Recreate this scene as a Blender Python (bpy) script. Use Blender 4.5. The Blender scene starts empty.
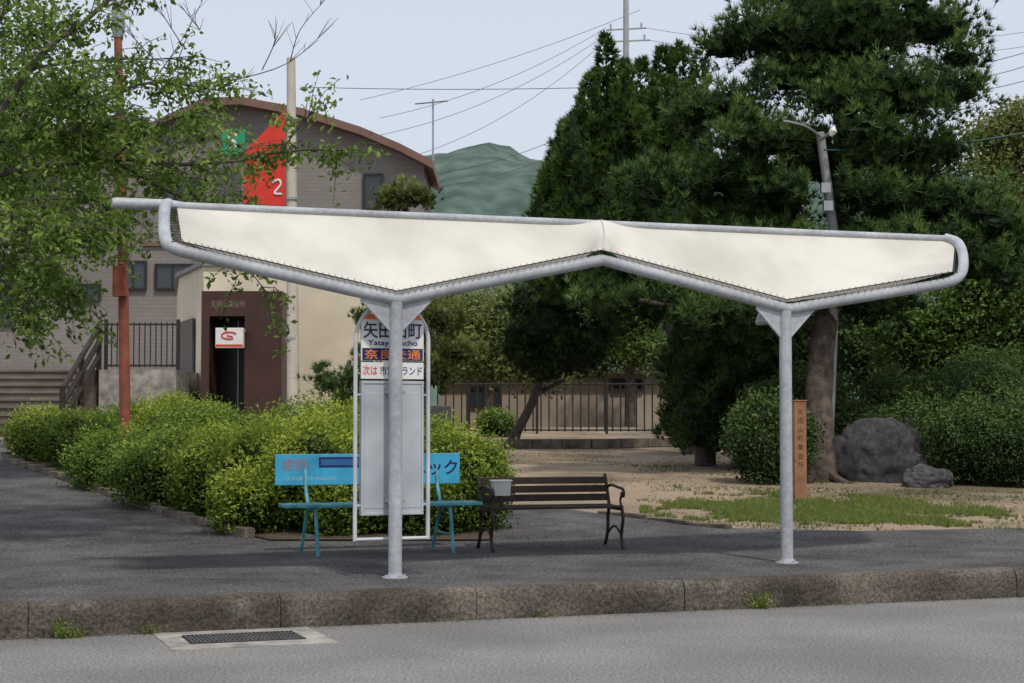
import bpy, bmesh, math, random
import numpy as np
from mathutils import Vector, Matrix, noise
random.seed(7); R=np.random.default_rng(11)
S=bpy.context.scene
COL=S.collection
# ---------------------------------------------------------------- camera model
F=1700.0; CZ=1.53; TH=math.atan(77.5/F); CT,ST=math.cos(TH),math.sin(TH)
SW=0.24
def ray(px,py):
    xn=(px-512)/F; yn=(341.5-py)/F
    return (xn, CT-yn*ST, ST+yn*CT)
def at(px,py,Y):
    d=ray(px,py); t=Y/d[1]
    return Vector((d[0]*t,Y,CZ+d[2]*t))
def flat(px,py,z):
    d=ray(px,py); t=(z-CZ)/d[2]
    return Vector((d[0]*t,d[1]*t,z))
K0=flat(0,640,0); K1=flat(1024,597,0)
U=(K1-K0).normalized(); NV=Vector((-U.y,U.x,0))
KO=K0+U*(-K0.x/U.x)
def sn(s,n,z=0): 
    p=KO+U*s+NV*n; return Vector((p.x,p.y,z))
def nof(x,y): return (Vector((x,y,0))-KO).dot(NV)
def sof(x,y): return (Vector((x,y,0))-KO).dot(U)
def kerbat(px):
    k=(px-512)/F; s=(k*KO.y-KO.x)/(U.x-k*U.y); return sn(s,.16)
def sm(a,b,x):
    t=min(1,max(0,(x-a)/(b-a))); return t*t*(3-2*t)
def terr(x,y):
    s=.055+(.035-.055)*sm(-8,-3,x)
    d=max(0,min(y-17,nof(x,y)-2.5)); 
    if d>30: d=30
    return SW+s*d
def gnd(px,py):
    d=ray(px,py); Y=9.0
    while Y<70:
        t=Y/d[1]; x=d[0]*t; z=CZ+d[2]*t
        if z<=terr(x,Y): return Vector((x,Y,terr(x,Y)))
        Y+=.04
    return Vector((d[0]*t,Y,terr(d[0]*t,Y)))
def gat(px,Y):
    x=(px-512)/F*Y; return Vector((x,Y,terr(x,Y)))
# ---------------------------------------------------------------- materials
def mat(name,c1,c2=None,scale=5,rough=.7,bump=0,bscale=None,metal=0,fine=None,spec=.3,stain=None,detail=6,moss_shade=None):
    m=bpy.data.materials.new(name); m.use_nodes=True; nt=m.node_tree; b=nt.nodes['Principled BSDF']
    b.inputs['Roughness'].default_value=rough; b.inputs['Metallic'].default_value=metal
    b.inputs['Specular IOR Level'].default_value=spec
    if c2 is None: c2=tuple(v*.8 for v in c1)
    tc=nt.nodes.new('ShaderNodeTexCoord')
    n=nt.nodes.new('ShaderNodeTexNoise'); n.inputs['Scale'].default_value=scale; n.inputs['Detail'].default_value=detail
    nt.links.new(tc.outputs['Object'],n.inputs['Vector'])
    r=nt.nodes.new('ShaderNodeValToRGB'); r.color_ramp.elements[0].position=.35; r.color_ramp.elements[1].position=.65
    r.color_ramp.elements[0].color=(*c2,1); r.color_ramp.elements[1].color=(*c1,1)
    nt.links.new(n.outputs['Fac'],r.inputs['Fac']); out=r.outputs['Color']
    if moss_shade:  # patch colour: moss on the kerb, painted tree shade on the sand
        n4=nt.nodes.new('ShaderNodeTexNoise'); n4.inputs['Scale'].default_value=moss_shade[0]; n4.inputs['Detail'].default_value=8
        nt.links.new(tc.outputs['Object'],n4.inputs['Vector'])
        m4=nt.nodes.new('ShaderNodeMapRange'); m4.inputs[1].default_value=moss_shade[1]; m4.inputs[2].default_value=moss_shade[1]+.12
        nt.links.new(n4.outputs['Fac'],m4.inputs[0])
        x4=nt.nodes.new('ShaderNodeMix'); x4.data_type='RGBA'; nt.links.new(m4.outputs[0],x4.inputs[0]); nt.links.new(out,x4.inputs[6]); x4.inputs[7].default_value=(*moss_shade[2],1); out=x4.outputs[2]
    def mul(out,scale,lo,hi,p0=.35,p1=.65,det=3):
        n2=nt.nodes.new('ShaderNodeTexNoise'); n2.inputs['Scale'].default_value=scale; n2.inputs['Detail'].default_value=det
        nt.links.new(tc.outputs['Object'],n2.inputs['Vector'])
        mr=nt.nodes.new('ShaderNodeMapRange'); mr.inputs[1].default_value=p0; mr.inputs[2].default_value=p1
        mr.inputs[3].default_value=lo; mr.inputs[4].default_value=hi
        nt.links.new(n2.outputs['Fac'],mr.inputs[0])
        mx=nt.nodes.new('ShaderNodeMix'); mx.data_type='RGBA'; mx.blend_type='MULTIPLY'; mx.inputs[0].default_value=1
        nt.links.new(out,mx.inputs[6]); nt.links.new(mr.outputs[0],mx.inputs[7]); return mx.outputs[2]
    if fine: out=mul(out,fine[0],fine[1],fine[2])
    if stain: out=mul(out,stain[0],stain[1],stain[2],.3,.6,5)
    nt.links.new(out,b.inputs['Base Color'])
    if bump:
        n3=nt.nodes.new('ShaderNodeTexNoise'); n3.inputs['Scale'].default_value=bscale or scale*4; n3.inputs['Detail'].default_value=5
        nt.links.new(tc.outputs['Object'],n3.inputs['Vector'])
        bp=nt.nodes.new('ShaderNodeBump'); bp.inputs['Strength'].default_value=bump; bp.inputs['Distance'].default_value=.02
        nt.links.new(n3.outputs['Fac'],bp.inputs['Height']); nt.links.new(bp.outputs[0],b.inputs['Normal'])
    return m
def foliage(name,dark,mid,light,trans=.3):
    m=bpy.data.materials.new(name); m.use_nodes=True; nt=m.node_tree; b=nt.nodes['Principled BSDF']; o=nt.nodes['Material Output']
    a=nt.nodes.new('ShaderNodeAttribute'); a.attribute_name='tint'
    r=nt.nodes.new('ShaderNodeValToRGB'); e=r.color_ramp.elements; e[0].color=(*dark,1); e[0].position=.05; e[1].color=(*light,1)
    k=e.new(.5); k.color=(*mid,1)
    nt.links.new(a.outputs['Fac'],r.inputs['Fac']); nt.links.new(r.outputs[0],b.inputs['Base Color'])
    b.inputs['Roughness'].default_value=.55; b.inputs['Specular IOR Level'].default_value=.2
    t=nt.nodes.new('ShaderNodeBsdfTranslucent'); nt.links.new(r.outputs[0],t.inputs['Color'])
    mx=nt.nodes.new('ShaderNodeMixShader'); mx.inputs[0].default_value=trans
    nt.links.new(b.outputs[0],mx.inputs[1]); nt.links.new(t.outputs[0],mx.inputs[2]); nt.links.new(mx.outputs[0],o.inputs['Surface'])
    return m
def brickmat(name,c1,c2,mortar,bw,bh,rough=.7):
    m=bpy.data.materials.new(name); m.use_nodes=True; nt=m.node_tree; b=nt.nodes['Principled BSDF']
    tc=nt.nodes.new('ShaderNodeTexCoord'); sp=nt.nodes.new('ShaderNodeSeparateXYZ'); cb=nt.nodes.new('ShaderNodeCombineXYZ')
    nt.links.new(tc.outputs['Object'],sp.inputs[0]); 
    ad=nt.nodes.new('ShaderNodeMath'); ad.operation='ADD'
    nt.links.new(sp.outputs[0],ad.inputs[0]); nt.links.new(sp.outputs[1],ad.inputs[1])
    nt.links.new(ad.outputs[0],cb.inputs[0]); nt.links.new(sp.outputs[2],cb.inputs[1])
    k=nt.nodes.new('ShaderNodeTexBrick'); k.inputs['Scale'].default_value=1; k.inputs['Brick Width'].default_value=bw; k.inputs['Row Height'].default_value=bh
    k.inputs['Mortar Size'].default_value=.008; k.inputs['Color1'].default_value=(*c1,1); k.inputs['Color2'].default_value=(*c2,1); k.inputs['Mortar'].default_value=(*mortar,1)
    nt.links.new(cb.outputs[0],k.inputs['Vector'])
    n2=nt.nodes.new('ShaderNodeTexNoise'); n2.inputs['Scale'].default_value=.35; n2.inputs['Detail'].default_value=6; nt.links.new(tc.outputs['Object'],n2.inputs['Vector'])
    mr=nt.nodes.new('ShaderNodeMapRange'); mr.inputs[1].default_value=.3; mr.inputs[2].default_value=.7; mr.inputs[3].default_value=.82; mr.inputs[4].default_value=1.1; nt.links.new(n2.outputs['Fac'],mr.inputs[0])
    mx=nt.nodes.new('ShaderNodeMix'); mx.data_type='RGBA'; mx.blend_type='MULTIPLY'; mx.inputs[0].default_value=1; nt.links.new(k.outputs[0],mx.inputs[6]); nt.links.new(mr.outputs[0],mx.inputs[7])
    nt.links.new(mx.outputs[2],b.inputs['Base Color']); b.inputs['Roughness'].default_value=rough
    return m
M={}
M['road']=mat('road_asphalt',(.235,.228,.218),(.195,.188,.18),.7,.9,.6,120,fine=(45,.62,1.36),stain=(.35,.82,1.05))
M['pave']=mat('pavement_asphalt',(.10,.095,.094),(.07,.066,.067),.8,.95,.7,90,fine=(38,.45,1.65),stain=(1.7,.7,1.2),spec=.15)
M['kerb']=mat('kerb_concrete',(.125,.106,.088),(.07,.058,.047),2.2,.9,.9,25,fine=(45,.6,1.35),stain=(1.2,.6,1.2),moss_shade=(2.0,.60,(.165,.15,.13)),spec=.15)
M['conc']=mat('concrete',(.36,.335,.30),(.26,.24,.215),6,.9,.3,40,fine=(80,.8,1.15),stain=(3,.65,1.1))
M['stonedge']=mat('edging_stone',(.17,.14,.11),(.10,.082,.065),4,.9,.5,30,fine=(50,.7,1.2),stain=(2,.6,1.2))
M['iron']=mat('grate_iron',(.12,.12,.125),(.07,.07,.07),20,.6,.2,60,metal=.3)
M['sand']=mat('sandy_ground',(.37,.285,.20),(.24,.18,.125),.45,.95,.4,20,fine=(30,.8,1.2),stain=(.25,.5,1.1),moss_shade=(.5,.52,(.13,.10,.062)))  # brown patches darkened to put tree shade into the sand colour
M['soil']=mat('soil',(.10,.075,.05),(.06,.045,.03),4,.95,.5,20)
M['steel']=mat('painted_steel',(.43,.445,.475),(.35,.365,.395),3,.45,.06,30,fine=(25,.86,1.06),stain=(1.6,.78,1.05))
M['steelw']=mat('pale_painted_steel',(.55,.565,.59),(.46,.475,.50),3,.45,.05,30,stain=(3,.8,1.05))
M['panel']=mat('grey_notice_panel',(.44,.47,.50),(.38,.41,.45),2,.4,.03,10,stain=(2,.82,1.04))
M['black']=mat('black_paint',(.02,.02,.02),(.03,.03,.03),9,.5)
M['cord']=mat('dark_lacing_cord',(.05,.05,.045),(.03,.03,.03),9,.7)
M['blue']=mat('blue_board',(.055,.35,.56),(.045,.31,.51),4,.45,.05,30,stain=(5,.78,1.1))
M['teal']=mat('teal_paint',(.10,.34,.40),(.06,.23,.28),8,.5,.2,40,stain=(9,.6,1.15))
M['dwood']=mat('dark_wood',(.045,.03,.022),(.022,.016,.013),10,.6,.3,40)
M['iron2']=mat('cast_iron',(.03,.022,.018),(.018,.015,.014),10,.5,.2,40)
M['white']=mat('white_enamel',(.75,.75,.74),(.66,.66,.65),5,.4)
M['red']=mat('red_enamel',(.66,.045,.025),(.56,.04,.025),5,.4)
M['navy']=mat('navy_enamel',(.015,.02,.10),(.02,.03,.12),5,.4)
M['orange']=mat('orange_enamel',(.75,.22,.05),(.7,.18,.05),5,.4)
M['salmon']=mat('faded_red_lettering',(.30,.17,.22),(.22,.22,.30),15,.5)
M['paleblue']=mat('pale_blue_lettering',(.35,.55,.65),(.3,.5,.6),15,.5)
M['green']=mat('green_sign_face',(.02,.28,.14),(.02,.24,.12),5,.4)
M['rust']=mat('rusty_red_paint',(.30,.09,.055),(.20,.06,.04),6,.6,.3,30)
M['polec']=mat('pale_concrete_pole',(.54,.50,.42),(.46,.42,.36),4,.85,.15,20)
M['poleg']=mat('grey_concrete_pole',(.36,.37,.38),(.28,.29,.30),4,.85,.15,20)
M['cream']=mat('cream_render',(.70,.62,.49),(.62,.55,.43),.6,.9,.1,30,stain=(.8,.84,1.06))
M['portal']=mat('dark_brown_cladding',(.07,.032,.028),(.05,.025,.022),1.5,.45)
M['dark']=mat('dark_interior',(.02,.018,.018),(.012,.012,.012),1,.3)
M['glass']=mat('window_glass',(.035,.045,.055),(.02,.025,.03),.5,.08,spec=.6)
M['tile']=brickmat('grey_brown_wall_tile',(.22,.197,.18),(.20,.178,.163),(.16,.143,.133),.36,.12)
M['roofb']=mat('brown_roof_trim',(.19,.11,.09),(.15,.085,.07),2,.5)
M['roofg']=mat('grey_roof_sheet',(.25,.25,.26),(.2,.2,.21),1,.5)
M['roofd']=mat('dark_roof_tiles',(.09,.085,.085),(.06,.057,.057),1,.6)
M['beige']=mat('pinkish_beige_wall',(.36,.29,.235),(.29,.235,.19),.8,.9)
M['bark']=mat('bark',(.10,.077,.062),(.042,.033,.028),7,.95,1.0,22,stain=(3,.6,1.2))
M['bark2']=mat('grey_bark',(.12,.105,.09),(.06,.05,.042),9,.95,.8,30)
M['rock']=mat('boulder_rock',(.085,.08,.082),(.038,.036,.04),2.5,.95,1.0,8,stain=(1.2,.45,1.2),fine=(14,.7,1.2),spec=.15)
M['stair']=mat('stone_steps',(.19,.155,.13),(.135,.11,.092),2,.9,.3,20)
M['woodsign']=mat('weathered_wood',(.33,.17,.085),(.22,.11,.06),5,.7,.3,30)
M['wire']=mat('cable',(.12,.13,.14),(.10,.105,.11),5,.6)
M['gwire']=mat('green_cable',(.03,.13,.12),(.03,.1,.1),5,.6)
M['alu']=mat('grey_metal',(.40,.41,.43),(.32,.33,.35),6,.4,metal=.4)
M['box']=mat('pale_grey_metal',(.52,.53,.54),(.44,.45,.46),6,.5)
M['hill']=mat('haze_tinted_hillside',(.088,.135,.105),(.058,.092,.082),.03,.95,0,fine=(.12,.72,1.22),detail=10)  # blue-green distance haze mixed into the hillside colour
def canvasmat():
    m=mat('white_canvas',(.725,.70,.635),(.65,.625,.56),1.3,.85,.1,10,stain=(1.3,.86,1.02)); nt=m.node_tree
    b=nt.nodes['Principled BSDF']; o=nt.nodes['Material Output']; t=nt.nodes.new('ShaderNodeBsdfTranslucent'); t.inputs[0].default_value=(.72,.68,.58,1)
    mx=nt.nodes.new('ShaderNodeMixShader'); mx.inputs[0].default_value=.2
    nt.links.new(b.outputs[0],mx.inputs[1]); nt.links.new(t.outputs[0],mx.inputs[2]); nt.links.new(mx.outputs[0],o.inputs['Surface']); return m
M['canvas']=canvasmat()
M['seam']=mat('canvas_seam',(.50,.48,.43),(.45,.43,.39),3,.8)
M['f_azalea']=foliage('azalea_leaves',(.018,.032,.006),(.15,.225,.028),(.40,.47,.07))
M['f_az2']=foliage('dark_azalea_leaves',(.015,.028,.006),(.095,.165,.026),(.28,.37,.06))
M['f_pine']=foliage('pine_needles',(.010,.024,.008),(.075,.14,.038),(.20,.30,.08),.25)
M['f_juni']=foliage('juniper_foliage',(.010,.026,.007),(.062,.118,.024),(.16,.24,.05),.2)
M['f_dark']=foliage('dark_conifer_foliage',(.010,.022,.007),(.05,.092,.025),(.12,.18,.048),.2)
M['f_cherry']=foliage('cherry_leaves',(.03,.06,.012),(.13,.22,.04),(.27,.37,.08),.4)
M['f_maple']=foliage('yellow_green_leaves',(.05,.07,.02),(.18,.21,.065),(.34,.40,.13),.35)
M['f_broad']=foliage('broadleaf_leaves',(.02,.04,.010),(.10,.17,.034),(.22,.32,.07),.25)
M['f_grass']=foliage('grass_blades',(.07,.08,.02),(.15,.20,.045),(.27,.32,.09),.3)
# ---------------------------------------------------------------- object helpers
def meta(o,label,cat=None,group=None,kind=None):
    if label: o['label']=label
    if cat: o['category']=cat
    if group: o['group']=group
    if kind: o['kind']=kind
    return o
def empty(name,loc,label,cat,rot=0,group=None):
    e=bpy.data.objects.new(name,None); e.empty_display_size=.3
    e.matrix_world=Matrix.Translation(loc)@Matrix.Rotation(rot,4,'Z'); COL.objects.link(e)
    return meta(e,label,cat,group)
class G:
    def __init__(s): s.v=[]; s.f=[]; s.m=[]; s.cm=0
    def add(s,vs,fs):
        o=len(s.v); s.v+= [tuple(v) for v in vs]; s.f+=[tuple(i+o for i in f) for f in fs]; s.m+=[s.cm]*len(fs); return s
    def box(s,c,d,rz=0,mtx=None):
        x,y,z=[k/2 for k in d]; vs=[Vector((a*x,b*y,e*z)) for a in(-1,1) for b in(-1,1) for e in(-1,1)]
        if rz: mtx=Matrix.Rotation(rz,3,'Z')
        if mtx: vs=[mtx@v for v in vs]
        c=Vector(c); vs=[v+c for v in vs]
        return s.add(vs,[(0,1,3,2),(4,6,7,5),(0,4,5,1),(2,3,7,6),(0,2,6,4),(1,5,7,3)])
    def tube(s,pts,r,n=10,cap=True):
        pts=[Vector(p) for p in pts]; k=len(pts)
        rs=r if isinstance(r,(list,tuple)) else [r]*k
        T=[]
        for i in range(k):
            t=pts[min(i+1,k-1)]-pts[max(i-1,0)]; T.append(t.normalized() if t.length>1e-9 else Vector((0,0,1)))
        a=Vector((0,0,1)) if abs(T[0].z)<.9 else Vector((1,0,0))
        nrm=(a-T[0]*a.dot(T[0])).normalized(); vs=[]
        for i in range(k):
            nrm=(nrm-T[i]*nrm.dot(T[i])).normalized(); b=T[i].cross(nrm)
            for j in range(n):
                q=2*math.pi*j/n; vs.append(pts[i]+(nrm*math.cos(q)+b*math.sin(q))*rs[i])
        fs=[(i*n+j,i*n+(j+1)%n,(i+1)*n+(j+1)%n,(i+1)*n+j) for i in range(k-1) for j in range(n)]
        if cap: fs+= [tuple(range(n-1,-1,-1)),tuple(range((k-1)*n,k*n))]
        return s.add(vs,fs)
    def prism(s,poly,d):
        n=len(poly); d=Vector(d); vs=[Vector(p) for p in poly]+[Vector(p)+d for p in poly]
        fs=[tuple(range(n)),tuple(range(2*n-1,n-1,-1))]+[(i,i+n,(i+1)%n+n,(i+1)%n) for i in range(n)]
        return s.add(vs,fs)
def fin(me,smooth):
    if smooth:
        for p in me.polygons: p.use_smooth=True
def part(name,g,mats,parent=None,local=False,smooth=False,bevel=0,label=None,cat=None,kind=None,group=None):
    me=bpy.data.meshes.new(name); me.from_pydata(g.v,[],g.f)
    bm=bmesh.new(); bm.from_mesh(me); bmesh.ops.recalc_face_normals(bm,faces=bm.faces); bm.to_mesh(me); bm.free()
    if not isinstance(mats,(list,tuple)): mats=[mats]
    for m in mats: me.materials.append(m)
    me.polygons.foreach_set('material_index',g.m); fin(me,smooth)
    o=bpy.data.objects.new(name,me); COL.objects.link(o)
    if smooth: 
        try: me.set_sharp_from_angle(angle=math.radians(40))
        except Exception: pass
    if parent:
        o.parent=parent
        if not local: o.matrix_parent_inverse=Matrix.Translation(-parent.matrix_world.translation) if not parent.matrix_world.to_euler().z else parent.matrix_world.inverted()
    if bevel:
        b=o.modifiers.new('bevel','BEVEL'); b.width=bevel; b.segments=2; b.limit_method='ANGLE'
    return meta(o,label,cat,group,kind)
def smoothpath(P,n=6):
    P=[Vector(p) for p in P]; out=[]
    for i in range(len(P)-1):
        a=P[max(i-1,0)];b=P[i];c=P[i+1];d=P[min(i+2,len(P)-1)]
        for k in range(n):
            t=k/n; out.append(.5*((2*b)+(c-a)*t+(2*a-5*b+4*c-d)*t*t+(3*b-a-3*c+d)*t**3))
    out.append(P[-1]); return out
def textmesh(body,size,bold=.012):
    cu=bpy.data.curves.new('t','FONT'); cu.body=body; cu.size=size; cu.align_x='CENTER'; cu.align_y='CENTER'; cu.resolution_u=3; cu.offset=size*bold
    o=bpy.data.objects.new('t',cu); COL.objects.link(o); bpy.context.view_layer.update()
    dg=bpy.context.evaluated_depsgraph_get(); me=bpy.data.meshes.new_from_object(o.evaluated_get(dg))
    v=[x.co.copy() for x in me.vertices]; f=[tuple(p.vertices) for p in me.polygons]
    bpy.data.objects.remove(o); bpy.data.meshes.remove(me); return v,f
def text(g,body,size,origin,right,up,w=None,bold=.012):
    v,f=textmesh(body,size,bold)
    if not v: return
    xs=[a.x for a in v]; ys=[a.y for a in v]; cx=(max(xs)+min(xs))/2; cy=(max(ys)+min(ys))/2
    sx=1 if not w else w/(max(xs)-min(xs)+1e-6)
    g.add([Vector(origin)+Vector(right)*((a.x-cx)*sx)+Vector(up)*(a.y-cy) for a in v],f)
def soup(name,V,T,m,parent=None,label=None,cat=None,kind=None,group=None):
    n=len(V); me=bpy.data.meshes.new(name); me.vertices.add(n); me.vertices.foreach_set('co',V.astype(np.float32).ravel())
    me.loops.add(n); me.loops.foreach_set('vertex_index',np.arange(n,dtype=np.int32)); k=n//3
    me.polygons.add(k); me.polygons.foreach_set('loop_start',np.arange(0,n,3,dtype=np.int32)); me.polygons.foreach_set('loop_total',np.full(k,3,dtype=np.int32))
    a=me.attributes.new('tint','FLOAT','POINT'); a.data.foreach_set('value',T.astype(np.float32)); me.update(calc_edges=True); me.validate()
    me.materials.append(m); o=bpy.data.objects.new(name,me); COL.objects.link(o)
    if parent: o.parent=parent; o.matrix_parent_inverse=Matrix.Translation(-parent.matrix_world.translation)
    return meta(o,label,cat,group,kind)
def unit(a): return a/np.maximum(np.linalg.norm(a,axis=1,keepdims=True),1e-9)
def leaves(C,size,T,up=.5,asp=.5,droop=0):
    n=len(C); nr=unit(R.normal(size=(n,3))+np.array([0,0,up*2])); d=unit(np.cross(nr,R.normal(size=(n,3)))); 
    if droop: d=unit(d-np.array([0,0,droop]))
    w=unit(np.cross(nr,d)); s=(size*R.uniform(.6,1.3,(n,1)))
    a=C; b=C+d*s*.5+w*s*asp*.5+nr*s*.12; c=C+d*s; e=C+d*s*.5-w*s*asp*.5+nr*s*.12
    V=np.stack([a,b,c,a,c,e],1).reshape(-1,3); return V,np.repeat(np.clip(T+R.normal(0,.08,n),.08,1),6)
def needles(C,D,k,L,w,spread,T):
    n=len(C); C2=np.repeat(C,k,0); d=unit(np.repeat(D,k,0)+R.normal(0,spread,(n*k,3))); l=L*R.uniform(.6,1.2,(n*k,1))
    sd=unit(np.cross(d,R.normal(size=(n*k,3))))*w
    V=np.stack([C2-sd,C2+sd,C2+d*l],1).reshape(-1,3); return V,np.repeat(np.clip(np.repeat(T,k)+R.normal(0,.06,n*k),.08,1),3)
ICO=bmesh.new(); bmesh.ops.create_icosphere(ICO,subdivisions=3,radius=1); ICOT=np.array([[v.co[:] for v in f.verts] for f in ICO.faces]); ICO.free()
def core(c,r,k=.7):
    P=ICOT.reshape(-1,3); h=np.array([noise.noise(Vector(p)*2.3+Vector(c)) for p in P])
    V=P*(k*(1+.35*h))[:,None]*np.array(r)+np.array(c); return V,np.full(len(V),.02)  # near-black inner shell: shade inside the foliage put into its tint
def clumps(c,r,n,lo=.72):
    d=unit(R.normal(size=(n,3))); rr=R.uniform(lo,1.05,(n,1)); return np.array(c)+d*rr*np.array(r),d
def cat_(L): return np.concatenate([a for a,b in L]),np.concatenate([b for a,b in L])

# ---------------------------------------------------------------- world, light, camera
w=bpy.data.worlds.new('World'); S.world=w; w.use_nodes=True; nt=w.node_tree; bg=nt.nodes['Background']
sky=nt.nodes.new('ShaderNodeTexSky'); sky.sky_type='NISHITA'; sky.sun_disc=False
SE,SR=math.radians(58),math.radians(158)
sky.sun_elevation=SE; sky.sun_rotation=SR; sky.air_density=1.0; sky.dust_density=3.0; sky.ozone_density=1.5
mx=nt.nodes.new('ShaderNodeMix'); mx.data_type='RGBA'; mx.inputs[0].default_value=.75
nt.links.new(sky.outputs[0],mx.inputs[6]); mx.inputs[7].default_value=(7.2,7.7,8.6,1)
nt.links.new(mx.outputs[2],bg.inputs[0]); bg.inputs[1].default_value=.11
sd=bpy.data.lights.new('sun','SUN'); sd.energy=2.5; sd.angle=math.radians(3); sd.color=(1,.94,.84)
so=bpy.data.objects.new('sun',sd); COL.objects.link(so)
sv=Vector((math.sin(SR)*math.cos(SE),math.cos(SR)*math.cos(SE),math.sin(SE))); so.rotation_euler=sv.to_track_quat('Z','Y').to_euler(); so.location=(0,0,30)
cd=bpy.data.cameras.new('camera'); cam=bpy.data.objects.new('camera',cd); COL.objects.link(cam); S.camera=cam
cd.sensor_width=36; cd.lens=F/1024*36; cd.clip_end=4000; cam.location=(0,0,CZ); cam.rotation_euler=(math.pi/2+TH,0,0)
try:
    S.view_settings.view_transform='Standard'; S.view_settings.look='None'; S.view_settings.exposure=0
except Exception: pass

# ---------------------------------------------------------------- ground, road, pavement
def ground():
    ss=[-900,-400,-150,-80,-50]+[x for x in np.arange(-40,41,1.0)]+[50,80,150,400,900]
    ns=[-400,-100,-30,-10,-2,.04,.10]+list(np.arange(1,62,1.0))+[80,120,250,600,1500]
    g=G(); 
    for n in ns:
        for s in ss:
            p=sn(s,n); z=-.02 if n<.05 else terr(p.x,p.y)-.014
            g.v.append((p.x,p.y,z))
    a=len(ss); g.f=[(j*a+i,j*a+i+1,(j+1)*a+i+1,(j+1)*a+i) for j in range(len(ns)-1) for i in range(a-1)]; g.m=[0]*len(g.f)
    part('ground',g,M['sand'],smooth=True,label='sandy park ground rising gently behind the pavement',kind='structure')
ground()
def loft(name,A,B,off,m,label,nu=6,nv=14,kind='structure'):
    def dens(P):
        out=[]
        for i in range(len(P)-1):
            for k in range(nu): out.append(P[i].lerp(P[i+1],k/nu))
        out.append(P[-1]); return out
    A=dens(A);B=dens(B); g=G(); 
    for j in range(nv+1):
        for a,b in zip(A,B):
            p=a.lerp(b,j/nv); g.v.append((p.x,p.y,terr(p.x,p.y)+off))
    k=len(A); g.f=[(j*k+i,j*k+i+1,(j+1)*k+i+1,(j+1)*k+i) for j in range(nv) for i in range(k-1)]; g.m=[0]*len(g.f)
    return part(name,g,m,smooth=True,label=label,kind=kind)
g=G(); g.add([sn(-120,-25,0),sn(120,-25,0),sn(120,0.02,0),sn(-120,0.02,0)],[(0,1,2,3)])
part('road',g,M['road'],label='grey asphalt road beside the kerb',kind='structure')
bp=[(-700,441),(-300,441),(-100,441),(5,441),(12,463),(100,492),(190,522),(270,541),(490,541),(502,506),(560,508),(640,519),(720,528),(860,531),(1024,528),(1400,522)]
back=[gnd(*q) for q in bp]; front=[kerbat(q[0]) for q in bp]
loft('pavement',front,back,.0,M['pave'],'dark asphalt pavement under the bus shelter',nu=8,nv=30)
bedf=[gnd(12,462),gnd(100,491),gnd(190,521),gnd(270,540),gnd(490,540)]
bedb=[gnd(60,450),gnd(200,452),gnd(300,465),gnd(400,480),gnd(505,500)]
loft('planting_bed',bedf,bedb,.004,M['soil'],'dark soil bed under the azalea bushes',nv=10)
g=G(); s=-30.3
while s<30:
    L=1.2+random.uniform(-.25,.7)
    j=random.uniform(-.006,.006); z=SW+random.uniform(-.004,.006)
    a=s+.003;b=s+L-.003
    nseg=14; prof=[(0,-.05),(0,.03),(-.002,z*.5),(0.002,z*.75),(.014,z-.03),(.045,z),(.12,z+.002),(.19,z+.001),(.19,-.05)]; k=len(prof); vs=[]
    for i in range(nseg+1):
        ss=a+(b-a)*i/nseg
        for (n_,z_) in prof:
            e=.010*noise.noise(Vector((ss*4,n_*20,z_*14)))+.005*noise.noise(Vector((ss*17,n_*40,z_*40))) ; vs.append(sn(ss,n_+j+e,z_+(e*.8 if z_>.1 else 0)))
    fs=[(i*k+q,i*k+(q+1)%k,(i+1)*k+(q+1)%k,(i+1)*k+q) for i in range(nseg) for q in range(k)]+[tuple(range(k)),tuple(range(nseg*k,nseg*k+k))]
    g.add(vs,fs); s+=L
part('kerb',g,M['kerb'],smooth=True,label='old stained mossy concrete kerb along the road',kind='structure')
def edging(P,m,lab,h=.10,wd=.10):
    g=G()
    for a,b in zip(P[:-1],P[1:]):
        n=max(1,int((b-a).length/.6)); 
        for i in range(n):
            p=a.lerp(b,(i+.01)/n); q=a.lerp(b,(i+.99)/n); c=(p+q)/2; d=q-p
            g.box((c.x,c.y,terr(c.x,c.y)+h/2-.01),(math.hypot(d.x,d.y),wd,h+random.uniform(-.006,.006)),rz=math.atan2(d.y,d.x))
    part('edging_kerb',g,m,bevel=.01,label=lab,kind='structure')
edging([gnd(4,455),gnd(12,463),gnd(100,492),gnd(190,522),gnd(250,538)],M['stonedge'],'low stone edging of the planting bed',.10,.12)
edging([gnd(600,513),gnd(650,519),gnd(690,525),gnd(730,529)],M['stonedge'],'low stone edging beside the grass',.05,.10)
edging([gnd(502,448),gnd(590,448),gnd(672,446)],M['stonedge'],'concrete edging at far side of the sandy area',.2,.2)
def grass(n,quadf,name,lab,h=.07,kind='stuff',cat=None,lo=.2,hi=.95):
    C=np.array([quadf() for i in range(n)]); V,T=needles(C,np.tile([[0,0,1.0]],(n,1)),5,h,.005,.5,R.uniform(lo,hi,n))
    return soup(name,V,T,M['f_grass'],label=lab,kind=kind,cat=cat)
def q1():
    while True:
        px=random.uniform(640,1040); py=random.uniform(484,530); 
        e=((px-(815+ (py-508)*2))/175)**2+((py-511)/16)**2
        p=gnd(px,py) if e<1.6 else None
        if p is None: continue
        k=noise.noise(Vector((p.x*1.1,p.y*.8,0)))*1.3+noise.noise(Vector((p.x*4,p.y*4,3)))*.8
        if 1.0-e+k>.15 and random.random()<.25+.7*min(1,(1.0-e+k)): return (p.x,p.y,p.z-.012)
grass(11000,q1,'grass','short patchy grass on the verge',.06,lo=.2,hi=.95)
def q3():
    while True:
        x=random.uniform(1.5,10); y=random.uniform(19,31); 
        if noise.noise(Vector((x*.9,y*.9,5)))>.12: return (x,y,terr(x,y)-.012)
grass(3200,q3,'grass_patches','sparse grass tufts on sandy ground',.045,lo=.05,hi=.7)
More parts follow.
